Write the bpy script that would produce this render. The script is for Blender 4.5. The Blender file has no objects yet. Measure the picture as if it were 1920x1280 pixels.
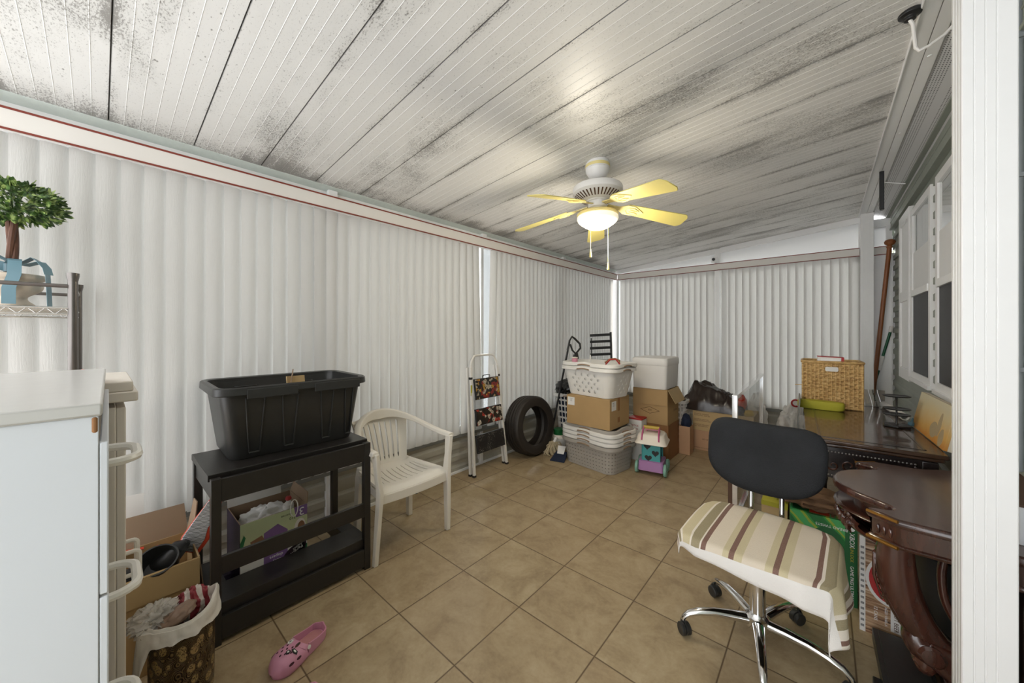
import bpy, bmesh, math, random
from math import sin, cos, pi, radians, sqrt, atan2
from mathutils import Vector, Matrix, Euler, noise as mnoise
random.seed(7)
sc = bpy.context.scene
COL = sc.collection

# ------------------------------------------------------------------ node helpers
class NT:
    def __init__(s, name):
        s.mat = bpy.data.materials.new(name); s.mat.use_nodes = True
        s.nt = s.mat.node_tree; s.n = s.nt.nodes; s.l = s.nt.links
        s.b = s.n['Principled BSDF']; s._c = None
    def put(s, sock, v):
        if v is None: return
        if isinstance(v, bpy.types.NodeSocket): s.l.new(v, sock)
        elif isinstance(v, (tuple, list)) and sock.type == 'RGBA': sock.default_value = (v[0], v[1], v[2], 1)
        else: sock.default_value = v
    def co(s):
        if s._c is None: s._c = s.n.new('ShaderNodeTexCoord').outputs['Object']
        return s._c
    def vmap(s, scale=(1, 1, 1), rot=(0, 0, 0), loc=(0, 0, 0)):
        m = s.n.new('ShaderNodeMapping'); s.l.new(s.co(), m.inputs[0])
        m.inputs['Scale'].default_value = scale; m.inputs['Rotation'].default_value = rot; m.inputs['Location'].default_value = loc
        return m.outputs[0]
    def noise(s, scale, detail=3, rough=.55, vec=None, dist=0):
        t = s.n.new('ShaderNodeTexNoise'); s.l.new(vec or s.co(), t.inputs['Vector'])
        t.inputs['Scale'].default_value = scale; t.inputs['Detail'].default_value = detail
        t.inputs['Roughness'].default_value = rough; t.inputs['Distortion'].default_value = dist
        return t.outputs[0]
    def voro(s, scale, vec=None, out='Distance', feature='F1'):
        t = s.n.new('ShaderNodeTexVoronoi'); t.feature = feature; s.l.new(vec or s.co(), t.inputs['Vector'])
        t.inputs['Scale'].default_value = scale
        return t.outputs[out]
    def wave(s, scale, dist=2, vec=None, dirn='X', detail=2):
        t = s.n.new('ShaderNodeTexWave'); s.l.new(vec or s.co(), t.inputs['Vector']); t.bands_direction = dirn
        t.inputs['Scale'].default_value = scale; t.inputs['Distortion'].default_value = dist; t.inputs['Detail'].default_value = detail
        return t.outputs['Fac']
    def white(s, vec):
        t = s.n.new('ShaderNodeTexWhiteNoise'); s.l.new(vec, t.inputs['Vector']); return t.outputs['Value']
    def m(s, op, a, b=None, c=None):
        t = s.n.new('ShaderNodeMath'); t.operation = op
        s.put(t.inputs[0], a); s.put(t.inputs[1], b); s.put(t.inputs[2], c); return t.outputs[0]
    def sep(s, v=None):
        t = s.n.new('ShaderNodeSeparateXYZ'); s.l.new(v or s.co(), t.inputs[0]); return t.outputs
    def comb(s, x, y, z):
        t = s.n.new('ShaderNodeCombineXYZ'); s.put(t.inputs[0], x); s.put(t.inputs[1], y); s.put(t.inputs[2], z); return t.outputs[0]
    def ramp(s, fac, stops, interp='LINEAR'):
        t = s.n.new('ShaderNodeValToRGB'); s.put(t.inputs[0], fac); r = t.color_ramp; r.interpolation = interp
        while len(r.elements) < len(stops): r.elements.new(.5)
        for e, (p, c) in zip(r.elements, stops):
            e.position = p
            e.color = (c, c, c, 1) if isinstance(c, (int, float)) else (c[0], c[1], c[2], 1)
        return t.outputs[0]
    def mix(s, fac, a, b, mode='MIX'):
        t = s.n.new('ShaderNodeMix'); t.data_type = 'RGBA'; t.blend_type = mode
        s.put(t.inputs[0], fac); s.put(t.inputs[6], a); s.put(t.inputs[7], b); return t.outputs[2]
    def bump(s, h, strength=.3, dist=.01):
        t = s.n.new('ShaderNodeBump'); s.put(t.inputs['Height'], h)
        t.inputs['Strength'].default_value = strength; t.inputs['Distance'].default_value = dist
        s.l.new(t.outputs[0], s.b.inputs['Normal']); return t.outputs[0]
    def fin(s, col=None, rough=None, metal=None, **kw):
        s.put(s.b.inputs['Base Color'], col); s.put(s.b.inputs['Roughness'], rough); s.put(s.b.inputs['Metallic'], metal)
        for k, v in kw.items(): s.put(s.b.inputs[k.replace('_', ' ')], v)
        return s.mat

def lin(r, g, b):
    f = lambda c: (c/255/12.92) if c <= 10 else ((c/255+.055)/1.055)**2.4
    return (f(r), f(g), f(b))

def simple(name, col, rough=.5, metal=0, var=.08, vscale=8, bump=0, bscale=60, **kw):
    t = NT(name)
    n = t.noise(vscale, 4)
    c = t.mix(n, tuple(x*(1-var) for x in col), tuple(min(1, x*(1+var)) for x in col))
    if bump: t.bump(t.noise(bscale, 4), bump, .004)
    return t.fin(c, rough, metal, **kw)

def wood(name, dark, light, rough=.3, scale=6, stretch=(1, 1, .12), bump=.1, coat=0., rot=(0, 0, 0)):
    t = NT(name)
    v = t.vmap(stretch, rot)
    n = t.noise(scale*3, 6, .6, v, .6)
    n2 = t.noise(scale*14, 3, .6, v)
    f = t.m('ADD', t.m('MULTIPLY', n, .75), t.m('MULTIPLY', n2, .25))
    c = t.ramp(f, [(.32, dark), (.68, light)])
    if bump: t.bump(n2, bump, .002)
    return t.fin(c, rough, 0, Coat_Weight=coat, Coat_Roughness=.12)

# ------------------------------------------------------------------ mesh builder
def rrect(w, d, r, n=5):
    pts = []
    r = min(r, w/2-1e-4, d/2-1e-4)
    for cx, cy, a0 in ((w/2-r, d/2-r, 0), (-w/2+r, d/2-r, pi/2), (-w/2+r, -d/2+r, pi), (w/2-r, -d/2+r, 1.5*pi)):
        for i in range(n+1):
            a = a0+pi/2*i/n; pts.append((cx+r*cos(a), cy+r*sin(a)))
    return pts

class MB:
    def __init__(s): s.v = []; s.f = []; s.mi = []; s.M = Matrix.Identity(4)
    def at(s, loc=(0, 0, 0), rot=(0, 0, 0)):
        s.M = Matrix.Translation(loc) @ Euler(rot).to_matrix().to_4x4(); return s
    def add(s, vs, fs, mi=0):
        b = len(s.v)
        s.v += [tuple(s.M @ Vector(p)) for p in vs]
        s.f += [tuple(b+i for i in f) for f in fs]; s.mi += [mi]*len(fs); return s
    def box(s, x0, x1, y0, y1, z0, z1, mi=0):
        x0, x1 = min(x0, x1), max(x0, x1); y0, y1 = min(y0, y1), max(y0, y1); z0, z1 = min(z0, z1), max(z0, z1)
        v = [(x0, y0, z0), (x1, y0, z0), (x1, y1, z0), (x0, y1, z0), (x0, y0, z1), (x1, y0, z1), (x1, y1, z1), (x0, y1, z1)]
        return s.add(v, [(3, 2, 1, 0), (4, 5, 6, 7), (0, 1, 5, 4), (1, 2, 6, 5), (2, 3, 7, 6), (3, 0, 4, 7)], mi)
    def cbox(s, c, d, mi=0): return s.box(c[0]-d[0]/2, c[0]+d[0]/2, c[1]-d[1]/2, c[1]+d[1]/2, c[2]-d[2]/2, c[2]+d[2]/2, mi)
    def loft(s, rings, mi=0, cap0=True, cap1=True, closed=True):
        n = len(rings[0]); vs = [p for r in rings for p in r]; fs = []
        for i in range(len(rings)-1):
            for j in range(n if closed else n-1):
                k = (j+1) % n; fs.append((i*n+j, i*n+k, (i+1)*n+k, (i+1)*n+j))
        if cap0 and closed: fs.append(tuple(range(n-1, -1, -1)))
        if cap1 and closed: fs.append(tuple((len(rings)-1)*n+j for j in range(n)))
        return s.add(vs, fs, mi)
    def lathe(s, prof, n=28, mi=0, c=(0, 0, 0), cap0=True, cap1=True):
        return s.loft([[(c[0]+r*cos(2*pi*j/n), c[1]+r*sin(2*pi*j/n), c[2]+z) for j in range(n)] for r, z in prof], mi, cap0, cap1)
    def tube(s, pts, r, n=10, closed=False, mi=0, flat=1.0, up=None):
        P = [Vector(p) for p in pts]; m = len(P); rad = r if isinstance(r, (list, tuple)) else [r]*m
        tg = []
        for i in range(m):
            a = P[(i-1) % m] if (closed or i > 0) else P[i]; b = P[(i+1) % m] if (closed or i < m-1) else P[i]
            tg.append((b-a).normalized())
        u = Vector(up) if up else (Vector((0, 0, 1)) if abs(tg[0].z) < .9 else Vector((1, 0, 0)))
        rings = []
        for i in range(m):
            t = tg[i]; u = (u-t*u.dot(t)); u = u.normalized() if u.length > 1e-6 else t.orthogonal().normalized()
            w = t.cross(u)
            rings.append([tuple(P[i]+(w*cos(2*pi*j/n)+u*sin(2*pi*j/n)*flat)*rad[i]) for j in range(n)])
        if closed: rings.append(rings[0]); return s.loft(rings, mi, False, False)
        return s.loft(rings, mi)
    def cyl(s, a, b, r, r2=None, n=16, mi=0): return s.tube([a, b], [r, r if r2 is None else r2], n, mi=mi)
    def prism(s, poly, z0, z1, mi=0):
        return s.loft([[(x, y, z0) for x, y in poly], [(x, y, z1) for x, y in poly]], mi)
    def prisma(s, poly, a0, a1, axis='x', mi=0):
        f = {'x': lambda p, a: (a, p[0], p[1]), 'y': lambda p, a: (p[0], a, p[1]), 'z': lambda p, a: (p[0], p[1], a)}[axis]
        return s.loft([[f(p, a0) for p in poly], [f(p, a1) for p in poly]], mi)
    def grid(s, fn, nu, nv, mi=0, cu=False):
        vs = [fn(i/nu, j/nv) for j in range(nv+1) for i in range(nu if cu else nu+1)]
        w = nu if cu else nu+1
        fs = [(j*w+i, j*w+(i+1) % w, (j+1)*w+(i+1) % w, (j+1)*w+i) for j in range(nv) for i in range(nu)]
        return s.add(vs, fs, mi)
    def holed(s, P, us, vs, hole, mi=0, p=2.0):
        for i in range(len(us)-1):
            for j in range(len(vs)-1):
                u0, u1, v0, v1 = us[i], us[i+1], vs[j], vs[j+1]; h = hole(i, j)
                if not h: s.add([P(u0, v0), P(u1, v0), P(u1, v1), P(u0, v1)], [(0, 1, 2, 3)], mi); continue
                per = [(-1, -1), (-.33, -1), (.33, -1), (1, -1), (1, -.33), (1, .33), (1, 1), (.33, 1), (-.33, 1), (-1, 1), (-1, .33), (-1, -.33)]
                o = []; q = []
                for a, b in per:
                    o.append(P(u0+(a+1)/2*(u1-u0), v0+(b+1)/2*(v1-v0)))
                    L = (abs(a)**p+abs(b)**p)**(1/p); aa, bb = a/L*h[0], b/L*h[1]
                    sk = h[2] if len(h) > 2 else 0
                    q.append(P(u0+(aa+sk*bb+1)/2*(u1-u0), v0+(bb+1)/2*(v1-v0)))
                s.add(o+q, [(k, (k+1) % 12, 12+(k+1) % 12, 12+k) for k in range(12)], mi)
        return s
    def blob(s, c, r, seed=0, amp=.25, freq=2.2, nu=36, nv=22, mi=0, ridged=False, flatz=None):
        def fn(u, v):
            a = 2*pi*u; b = pi*(v-.5); d = Vector((cos(a)*cos(b), sin(a)*cos(b), sin(b)))
            q = d*freq+Vector((seed*3.1, seed*1.7, seed*.9))
            k = mnoise.noise(q)+.5*mnoise.noise(q*2.3)
            if ridged: k = 1-2*abs(mnoise.noise(q))+.6*(1-2*abs(mnoise.noise(q*2.1+Vector((5, 2, 1)))))-.7
            R = 1+amp*k
            x, y, z = c[0]+r[0]*d.x*R, c[1]+r[1]*d.y*R, c[2]+r[2]*d.z*R
            if flatz is not None: z = max(z, flatz)
            return (x, y, z)
        return s.grid(fn, nu, nv, mi, cu=True)
    def build(s, name, mats, parent=None, bevel=0, ang=35, sub=0, solid=0, smooth=True, bseg=2, weld=False, soff=0, recalc=True, bake=True):
        me = bpy.data.meshes.new(name); me.from_pydata(s.v, [], s.f)
        for m in (mats if isinstance(mats, (list, tuple)) else [mats]): me.materials.append(m)
        me.polygons.foreach_set('material_index', s.mi)
        bm = bmesh.new(); bm.from_mesh(me)
        if weld: bmesh.ops.remove_doubles(bm, verts=bm.verts, dist=1e-5)
        if recalc: bmesh.ops.recalc_face_normals(bm, faces=bm.faces)
        bm.to_mesh(me); bm.free()
        if smooth:
            me.polygons.foreach_set('use_smooth', [True]*len(me.polygons))
            if not sub: me.set_sharp_from_angle(angle=radians(ang))
        o = bpy.data.objects.new(name, me); COL.objects.link(o)
        if parent: o.parent = parent
        if solid:
            d = o.modifiers.new('solid', 'SOLIDIFY'); d.thickness = solid; d.offset = soff
            if bake:
                dg = bpy.context.evaluated_depsgraph_get(); dg.update()
                m2 = bpy.data.meshes.new_from_object(o.evaluated_get(dg)); o.modifiers.clear(); o.data = m2; bpy.data.meshes.remove(me); me = m2; me.name = name
                if smooth and not sub: me.set_sharp_from_angle(angle=radians(ang))
        if bevel:
            d = o.modifiers.new('bevel', 'BEVEL'); d.width = bevel; d.segments = bseg; d.limit_method = 'ANGLE'; d.angle_limit = radians(40)
            d.harden_normals = False
        if sub:
            d = o.modifiers.new('sub', 'SUBSURF'); d.levels = sub; d.render_levels = sub
        return o

def tag(o, label, cat, group=None):
    o['label'] = label; o['category'] = cat
    if group: o['group'] = group
    return o
def thing(name, label, cat, loc=(0, 0, 0), rz=0, group=None, rot=None):
    o = bpy.data.objects.new(name, None); COL.objects.link(o); o.location = loc
    o.rotation_euler = rot if rot else (0, 0, rz); o.empty_display_size = .1
    return tag(o, label, cat, group)
def struct(o): o['kind'] = 'structure'; return o
def text(name, s, size, mat, parent, M, ext=.0004, align='CENTER', sx=1.0, label=None):
    cu = bpy.data.curves.new('t', 'FONT'); cu.body = s; cu.size = size; cu.extrude = ext; cu.align_x = align; cu.align_y = 'CENTER'
    cu.resolution_u = 3
    ob = bpy.data.objects.new('t', cu); COL.objects.link(ob)
    dg = bpy.context.evaluated_depsgraph_get(); dg.update()
    me = bpy.data.meshes.new_from_object(ob.evaluated_get(dg)); me.name = name
    bpy.data.objects.remove(ob); bpy.data.curves.remove(cu)
    me.transform(M @ Matrix.Diagonal((sx, 1, 1, 1)))
    me.materials.clear(); me.materials.append(mat)
    o = bpy.data.objects.new(name, me); COL.objects.link(o); o.parent = parent
    if label: o['label'] = label
    return o
def face_m(origin, xdir, ydir):
    x = Vector(xdir).normalized(); y = Vector(ydir).normalized(); z = x.cross(y)
    m = Matrix((x, y, z)).transposed().to_4x4(); m.translation = Vector(origin); return m
def copy_thing(o, loc=None, rot=None, label=None, parent=None):
    c = o.copy(); COL.objects.link(c)
    if parent: c.parent = parent
    if loc: c.location = loc
    if rot is not None: c.rotation_euler = rot
    if label: c['label'] = label
    for ch in list(o.children): copy_thing(ch, parent=c)
    return c

# ------------------------------------------------------------------ materials
MAT = {}
def M_ceiling():
    t = NT('ceiling_paint'); x, y, z = t.sep()
    ph = t.m('DIVIDE', t.m('SUBTRACT', y, .029), .3048)
    fr = t.m('FRACT', t.m('ADD', ph, 20.5)); d = t.m('ABSOLUTE', t.m('SUBTRACT', fr, .5))       # 0 at a seam
    seam = t.ramp(d, [(.0055, 1.), (.012, 0.)])
    near = t.ramp(d, [(.0, 1.), (.11, 0.)])
    sp = t.noise(150, 5, .8, t.vmap((.6, 1.1, 1)))
    big = t.noise(1.5, 6, .62, t.vmap((.62, 1.5, 1)), .3)
    med = t.noise(4.5, 5, .65, t.vmap((.35, 1.9, 1)))
    farm = t.ramp(t.m('ADD', y, 0.), [(.18, 0.), (.95, 1.)]) if False else t.ramp(t.m('MULTIPLY', y, .16), [(.25, 0.), (.85, 1.)])
    wallm = t.ramp(t.m('ADD', x, 2.62), [(.04, 1.), (.26, 0.)])
    patch = t.ramp(t.m('ADD', big, t.m('MULTIPLY', farm, .07)), [(.50, 0.), (.66, 1.)])
    streak = t.ramp(med, [(.50, 0.), (.66, 1.)])
    seamd = t.m('MULTIPLY', near, t.ramp(t.noise(2.6, 4, .6, t.vmap((.8, 1.6, 1))), [(.44, 0.), (.60, 1.)]))
    wall = t.m('MULTIPLY', wallm, t.m('ADD', .62, t.m('MULTIPLY', streak, .6)))
    dens = t.m('ADD', t.m('ADD', t.m('MULTIPLY', patch, .55), t.m('MULTIPLY', seamd, .75)), t.m('ADD', t.m('MULTIPLY', wall, 1.0), t.m('MULTIPLY', t.m('MULTIPLY', streak, t.m('ADD', .12, t.m('MULTIPLY', farm, .55))), .8)))
    k = t.m('ADD', sp, t.m('MULTIPLY', dens, .24))
    spots = t.ramp(k, [(.60, 0.), (.68, 1.)])
    dots = t.ramp(t.m('ADD', t.voro(34, t.vmap((.75, 1.3, 1))), t.m('MULTIPLY', t.noise(14, 2), .32)), [(.22, 1.), (.30, 0.)])
    dm = t.ramp(t.noise(3.1, 4, .6), [(.53, 0.), (.60, 1.)])
    dots = t.m('MULTIPLY', t.m('MULTIPLY', dots, dm), .72)
    dfilm = t.m('ADD', t.m('ADD', t.m('MULTIPLY', patch, .55), t.m('MULTIPLY', seamd, .6)), t.m('MULTIPLY', wall, 1.0))
    film = t.m('MULTIPLY', t.m('MINIMUM', dfilm, 1.2), .38)
    c = t.mix(film, (.83, .82, .80), (.32, .32, .295))
    c = t.mix(t.m('MULTIPLY', spots, .70), c, (.17, .155, .14))
    c = t.mix(dots, c, (.17, .155, .135))
    c = t.mix(t.m('MULTIPLY', seam, .86), c, (.06, .055, .05))
    return t.fin(c, .38, 0)
MAT['ceiling'] = M_ceiling()
def M_floor():
    t = NT('floor_tile'); x, y, z = t.sep(); p = .4064
    gx = t.m('ADD', t.m('DIVIDE', t.m('ADD', x, 1.530), p), 20.5); gy = t.m('ADD', t.m('DIVIDE', t.m('SUBTRACT', y, 1.345), p), 20.5)
    dx = t.m('ABSOLUTE', t.m('SUBTRACT', t.m('FRACT', gx), .5)); dy = t.m('ABSOLUTE', t.m('SUBTRACT', t.m('FRACT', gy), .5))
    d = t.m('MINIMUM', dx, dy)
    g = t.ramp(d, [(.0045, 1.), (.009, 0.)])
    rnd = t.white(t.comb(t.m('FLOOR', t.m('ADD', gx, .5)), t.m('FLOOR', t.m('ADD', gy, .5)), 0.))
    off = t.comb(t.m('MULTIPLY', rnd, 9.), t.m('MULTIPLY', rnd, 5.), rnd)
    va = t.n.new('ShaderNodeVectorMath'); t.l.new(t.co(), va.inputs[0]); t.l.new(off, va.inputs[1])
    n1 = t.noise(7, 7, .68, va.outputs[0], .5); n2 = t.noise(60, 4, .6)
    f = t.m('ADD', t.m('MULTIPLY', n1, .8), t.m('MULTIPLY', n2, .2))
    c = t.ramp(f, [(.30, lin(140, 119, 90)), (.5, lin(171, 151, 118)), (.70, lin(188, 170, 138))])
    c = t.mix(t.m('MULTIPLY', rnd, .2), c, lin(156, 128, 96))
    c = t.mix(g, c, lin(104, 84, 60))
    t.bump(t.m('ADD', t.m('MULTIPLY', t.m('SUBTRACT', 1., g), 1.), t.m('MULTIPLY', n2, .12)), .35, .003)
    return t.fin(c, t.m('ADD', .36, t.m('MULTIPLY', n1, .22)), 0)
MAT['floor'] = M_floor()
def M_vane():
    t = NT('vane_vinyl'); v = t.vmap((1, 1, .09))
    n = t.noise(150, 3, .6, v, 1.0)
    t.bump(n, .8, .002)
    m = t.fin((.70, .685, .665), .5, 0)
    tr = t.n.new('ShaderNodeBsdfTranslucent'); tr.inputs[0].default_value = (.86, .85, .83, 1)
    mx = t.n.new('ShaderNodeMixShader'); mx.inputs[0].default_value = .36
    out = t.n['Material Output']; t.l.new(t.b.outputs[0], mx.inputs[1]); t.l.new(tr.outputs[0], mx.inputs[2]); t.l.new(mx.outputs[0], out.inputs[0])
    return m
MAT['vane'] = M_vane()
def M_glass(name='pane_glass', tint=(.95, .97, .97), refl=.10, grz=.8):
    t = NT(name); tb = t.n.new('ShaderNodeBsdfTransparent'); tb.inputs[0].default_value = (*tint, 1)
    gl = t.n.new('ShaderNodeBsdfGlossy'); gl.inputs['Roughness'].default_value = .02
    lw = t.n.new('ShaderNodeLayerWeight'); lw.inputs[0].default_value = .35
    f = t.m('ADD', t.m('MULTIPLY', lw.outputs['Fresnel'], grz), refl)
    mx = t.n.new('ShaderNodeMixShader'); t.l.new(f, mx.inputs[0]); t.l.new(tb.outputs[0], mx.inputs[1]); t.l.new(gl.outputs[0], mx.inputs[2])
    t.l.new(mx.outputs[0], t.n['Material Output'].inputs[0]); return t.mat
MAT['glass'] = M_glass()
MAT['clearfilm'] = M_glass('clear_film', (.93, .92, .90), .14)
def M_siding(name, col):
    t = NT(name); n = t.noise(3, 5, .6); n2 = t.noise(40, 4, .7, t.vmap((1, 1, .2)))
    dirt = t.ramp(t.noise(11, 5, .7), [(.52, 0.), (.75, .5)])
    c = t.mix(n, tuple(a*.88 for a in col), tuple(a*1.1 for a in col)); c = t.mix(t.m('MULTIPLY', dirt, .5), c, tuple(a*.5 for a in col))
    t.bump(n2, .12, .002); return t.fin(c, .5, 0)
MAT['siding'] = M_siding('siding_vinyl', lin(148, 154, 144))
MAT['siding2'] = M_siding('kneewall_siding', lin(176, 172, 160))
MAT['white'] = simple('white_trim_paint', (.90, .90, .90), .35, var=.03)
MAT['rail'] = simple('valance_cream', (.80, .765, .72), .42, var=.04)
MAT['redfringe'] = simple('valance_red_fringe', lin(128, 52, 38), .5)  # red of the optical colour fringe on the rail
MAT['alu'] = simple('grey_aluminium', (.52, .52, .51), .42, .55, var=.1)
MAT['pale'] = simple('header_pale_green', lin(212, 220, 215), .45, var=.12, vscale=30)
MAT['frost'] = simple('transom_panel', (.82, .82, .82), .5, var=.03)
MAT['sillgrey'] = simple('sill_grey', lin(130, 130, 126), .5, var=.1)
MAT['laminate'] = simple('white_laminate', lin(222, 226, 232), .33, var=.02, vscale=3, bump=.03, bscale=200)
MAT['laminate_shaded'] = simple('white_laminate_shaded', lin(205, 204, 201), .22, var=.03, vscale=30)  # same white laminate, greyed for how light falls on the top
MAT['cream'] = simple('cream_cabinet_paint', lin(222, 214, 202), .4, var=.04)
MAT['pull'] = simple('white_pull_plastic', lin(236, 232, 224), .3, var=.02)
MAT['blackwood'] = simple('black_wood', (.021, .0185, .017), .34, var=.25, vscale=30, bump=.06, bscale=150)
MAT['blackplastic'] = simple('black_plastic', (.027, .027, .026), .36, var=.2, vscale=25, bump=.08, bscale=300)
MAT['black'] = simple('black_metal', (.014, .014, .015), .4, var=.2)
MAT['whiteplastic'] = simple('white_plastic', lin(232, 229, 224), .38, var=.03)
MAT['chairwhite'] = simple('resin_white', lin(234, 228, 218), .42, var=.04, vscale=5)
MAT['greybasket'] = simple('grey_basket_plastic', lin(172, 166, 158), .45, var=.04)
MAT['foam'] = simple('foam_white', lin(236, 233, 229), .75, var=.03, bump=.1, bscale=160)
MAT['chrome'] = simple('chrome', (.82, .82, .83), .09, 1., var=.03)
MAT['steel'] = simple('brushed_nickel', (.17, .155, .145), .32, .85, var=.08)
MAT['wire'] = simple('grey_wire', (.55, .54, .52), .25, 1., var=.05)
MAT['mirror'] = simple('mirror_silver', (.80, .81, .81), .03, 1., var=.01)
MAT['brown'] = simple('brown_wood_edge', lin(84, 58, 42), .5, var=.2)
MAT['paper'] = simple('white_paper', lin(232, 230, 226), .7, var=.03)
MAT['red'] = simple('red_print', lin(176, 40, 40), .5, var=.1)
MAT['orange'] = simple('orange_red', lin(206, 70, 42), .45, var=.1)
MAT['ink'] = simple('black_ink', (.02, .02, .02), .6)
MAT['browntext'] = simple('brown_ink', lin(92, 64, 40), .7)
MAT['whiteprint'] = simple('white_print', (.85, .85, .85), .5, var=.02)
MAT['greytext'] = simple('grey_ink', (.25, .25, .25), .6)
def cardboard(name, c):
    t = NT(name); v = t.vmap((1, 1, .05)); n = t.noise(5, 4); w = t.noise(160, 2, .5, v)
    cc = t.mix(n, tuple(a*.86 for a in c), tuple(a*1.1 for a in c)); t.bump(w, .1, .001); return t.fin(cc, .75, 0)
MAT['card'] = cardboard('cardboard_tan', lin(178, 146, 100))
MAT['card2'] = cardboard('cardboard_brown', lin(150, 106, 66))
MAT['card3'] = cardboard('cardboard_light', lin(192, 164, 118))
MAT['card4'] = cardboard('cardboard_pinkish', lin(190, 150, 116))
MAT['cardin'] = cardboard('cardboard_inner', lin(150, 126, 102))
MAT['rubber'] = simple('tire_rubber', (.026, .020, .016), .55, var=.3, vscale=20, bump=.15, bscale=120)
MAT['bagblack'] = simple('black_bag_film', (.012, .012, .013), .22, var=.3, bump=.25, bscale=18)
MAT['leather'] = simple('dark_brown_leather', (.030, .019, .015), .24, var=.35, bump=.25, bscale=14)
MAT['bagwhite'] = simple('white_bag_film', lin(232, 228, 222), .38, var=.04, bump=.25, bscale=25, Transmission_Weight=.0)
MAT['teal'] = simple('teal_plastic', lin(72, 158, 160), .35, var=.04)
MAT['mint'] = simple('mint_wheel_plastic', lin(132, 178, 160), .4, var=.06)
MAT['purple'] = simple('lilac_plastic', lin(172, 126, 176), .38, var=.05)
MAT['magenta'] = simple('pink_magenta_plastic', lin(196, 92, 136), .38, var=.05)
MAT['pinklight'] = simple('light_pink_plastic', lin(222, 150, 170), .4, var=.04)
MAT['olive'] = simple('olive_grip_plastic', lin(190, 160, 60), .4, var=.06)
MAT['creamplastic'] = simple('cream_lid_plastic', lin(236, 226, 212), .4, var=.03)
MAT['navy'] = simple('navy_fabric', lin(28, 38, 62), .7, var=.2)
MAT['clog'] = simple('pink_clog_foam', lin(212, 148, 174), .5, var=.05, bump=.05, bscale=200)
MAT['clogin'] = simple('clog_footbed', lin(196, 136, 138), .6, var=.08, bump=.1, bscale=160)
MAT['hole'] = simple('clog_hole_dark', lin(70, 30, 44), .8)
MAT['yarn'] = simple('mop_yarn', lin(196, 180, 150), .9, var=.3, vscale=60)
MAT['lime'] = simple('lime_fabric', lin(178, 172, 52), .75, var=.1, bump=.15, bscale=120)
MAT['polewood'] = wood('pole_wood', lin(126, 72, 40), lin(168, 104, 62), .4, 10, (1, 1, .05))
MAT['greenpole'] = simple('green_pole_metal', lin(18, 84, 52), .35, .2, var=.1)
MAT['mahog'] = wood('mahogany', (.022, .0075, .0055), (.085, .028, .017), .20, 5, (1, 1, .2), .05, .6)
MAT['mahogtop'] = wood('mahogany_top', (.085, .052, .046), (.14, .092, .080), .30, 3, (1, .2, 1), .03, .4)
MAT['gold'] = simple('gilt_edge', lin(150, 106, 44), .3, .7, var=.2)
MAT['carve'] = wood('mahogany_carving', (.03, .010, .007), (.10, .035, .02), .16, 5, (1, 1, .3), .05, .7)
def M_desk():
    t = NT('desk_gloss_wood'); v = t.vmap((2.2, 30, 1)); n = t.noise(2.2, 4, .6, v, .6); n2 = t.noise(5, 4, .6)
    c = t.ramp(n2, [(.3, (.035, .017, .010)), (.7, (.085, .042, .022))])
    t.bump(n, .6, .008); return t.fin(c, .16, 0, Coat_Weight=.7, Coat_Roughness=.08)
MAT['desktop'] = M_desk()
MAT['deskdark'] = wood('desk_dark_wood', (.008, .006, .006), (.030, .020, .018), .25, 5, (.2, 1, 1), .05, .4)
MAT['nail'] = simple('nailhead_metal', (.30, .28, .26), .3, 1., var=.1)
def M_mesh(name, col, sc_=260, rough=.75):
    t = NT(name); d = t.voro(sc_); n = t.noise(5, 4, .6)
    c = t.mix(t.ramp(d, [(.1, 0.), (.5, 1.)]), tuple(a*.5 for a in col), tuple(a*1.25 for a in col))
    c = t.mix(t.ramp(n, [(.45, 0.), (.72, .35)]), c, tuple(min(1, a*3.2+.006) for a in col))
    t.bump(d, .5, .002); return t.fin(c, rough, 0)
MAT['officeback'] = M_mesh('black_mesh_fabric', (.006, .007, .009))
MAT['screen'] = simple('window_screen_dark', (.022, .022, .024), .55, var=.3, bump=.2, bscale=400)
MAT['bulb'] = None
def M_emit(name, col, st):
    t = NT(name); return t.fin((.9, .88, .8), .4, 0, Emission_Color=col, Emission_Strength=st)
MAT['bulb'] = M_emit('lit_opal_glass', (1, .93, .74), .30)
MAT['blade'] = simple('fan_blade_yellow', lin(226, 212, 128), .4, var=.04, vscale=12)
MAT['fanwhite'] = simple('fan_white_enamel', lin(232, 230, 228), .3, var=.02)
MAT['fangold'] = simple('fan_cream_gilt', lin(232, 216, 150), .4, var=.05)
MAT['leaf'] = None
def M_leaf():
    t = NT('leaf_green'); n = t.noise(38, 2); c = t.ramp(n, [(.34, lin(30, 52, 22)), (.5, lin(72, 104, 46)), (.62, lin(164, 184, 110))])
    return t.fin(c, .4, 0)
MAT['leaf'] = M_leaf()
MAT['trunk'] = wood('topiary_trunk', lin(58, 34, 24), lin(110, 72, 52), .7, 20, (1, 1, .2), .3)
MAT['urn'] = simple('urn_stone', lin(196, 184, 168), .7, var=.15, vscale=14, bump=.15, bscale=40)
MAT['ribbon'] = simple('blue_ribbon', lin(88, 122, 134), .4, var=.15, vscale=12)
MAT['redcloth'] = simple('red_cloth', lin(176, 76, 66), .8, var=.15)
def M_wicker():
    t = NT('wicker'); n = t.noise(14, 5, .7, t.vmap((1, 1, 6))); n2 = t.noise(70, 3)
    c = t.ramp(t.m('ADD', t.m('MULTIPLY', n, .7), t.m('MULTIPLY', n2, .3)), [(.32, lin(120, 76, 34)), (.5, lin(202, 164, 104)), (.68, lin(226, 196, 142))])
    t.bump(t.noise(120, 3, .6, t.vmap((1, 1, 4))), .3, .003); return t.fin(c, .55, 0)
MAT['wicker'] = M_wicker()
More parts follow.
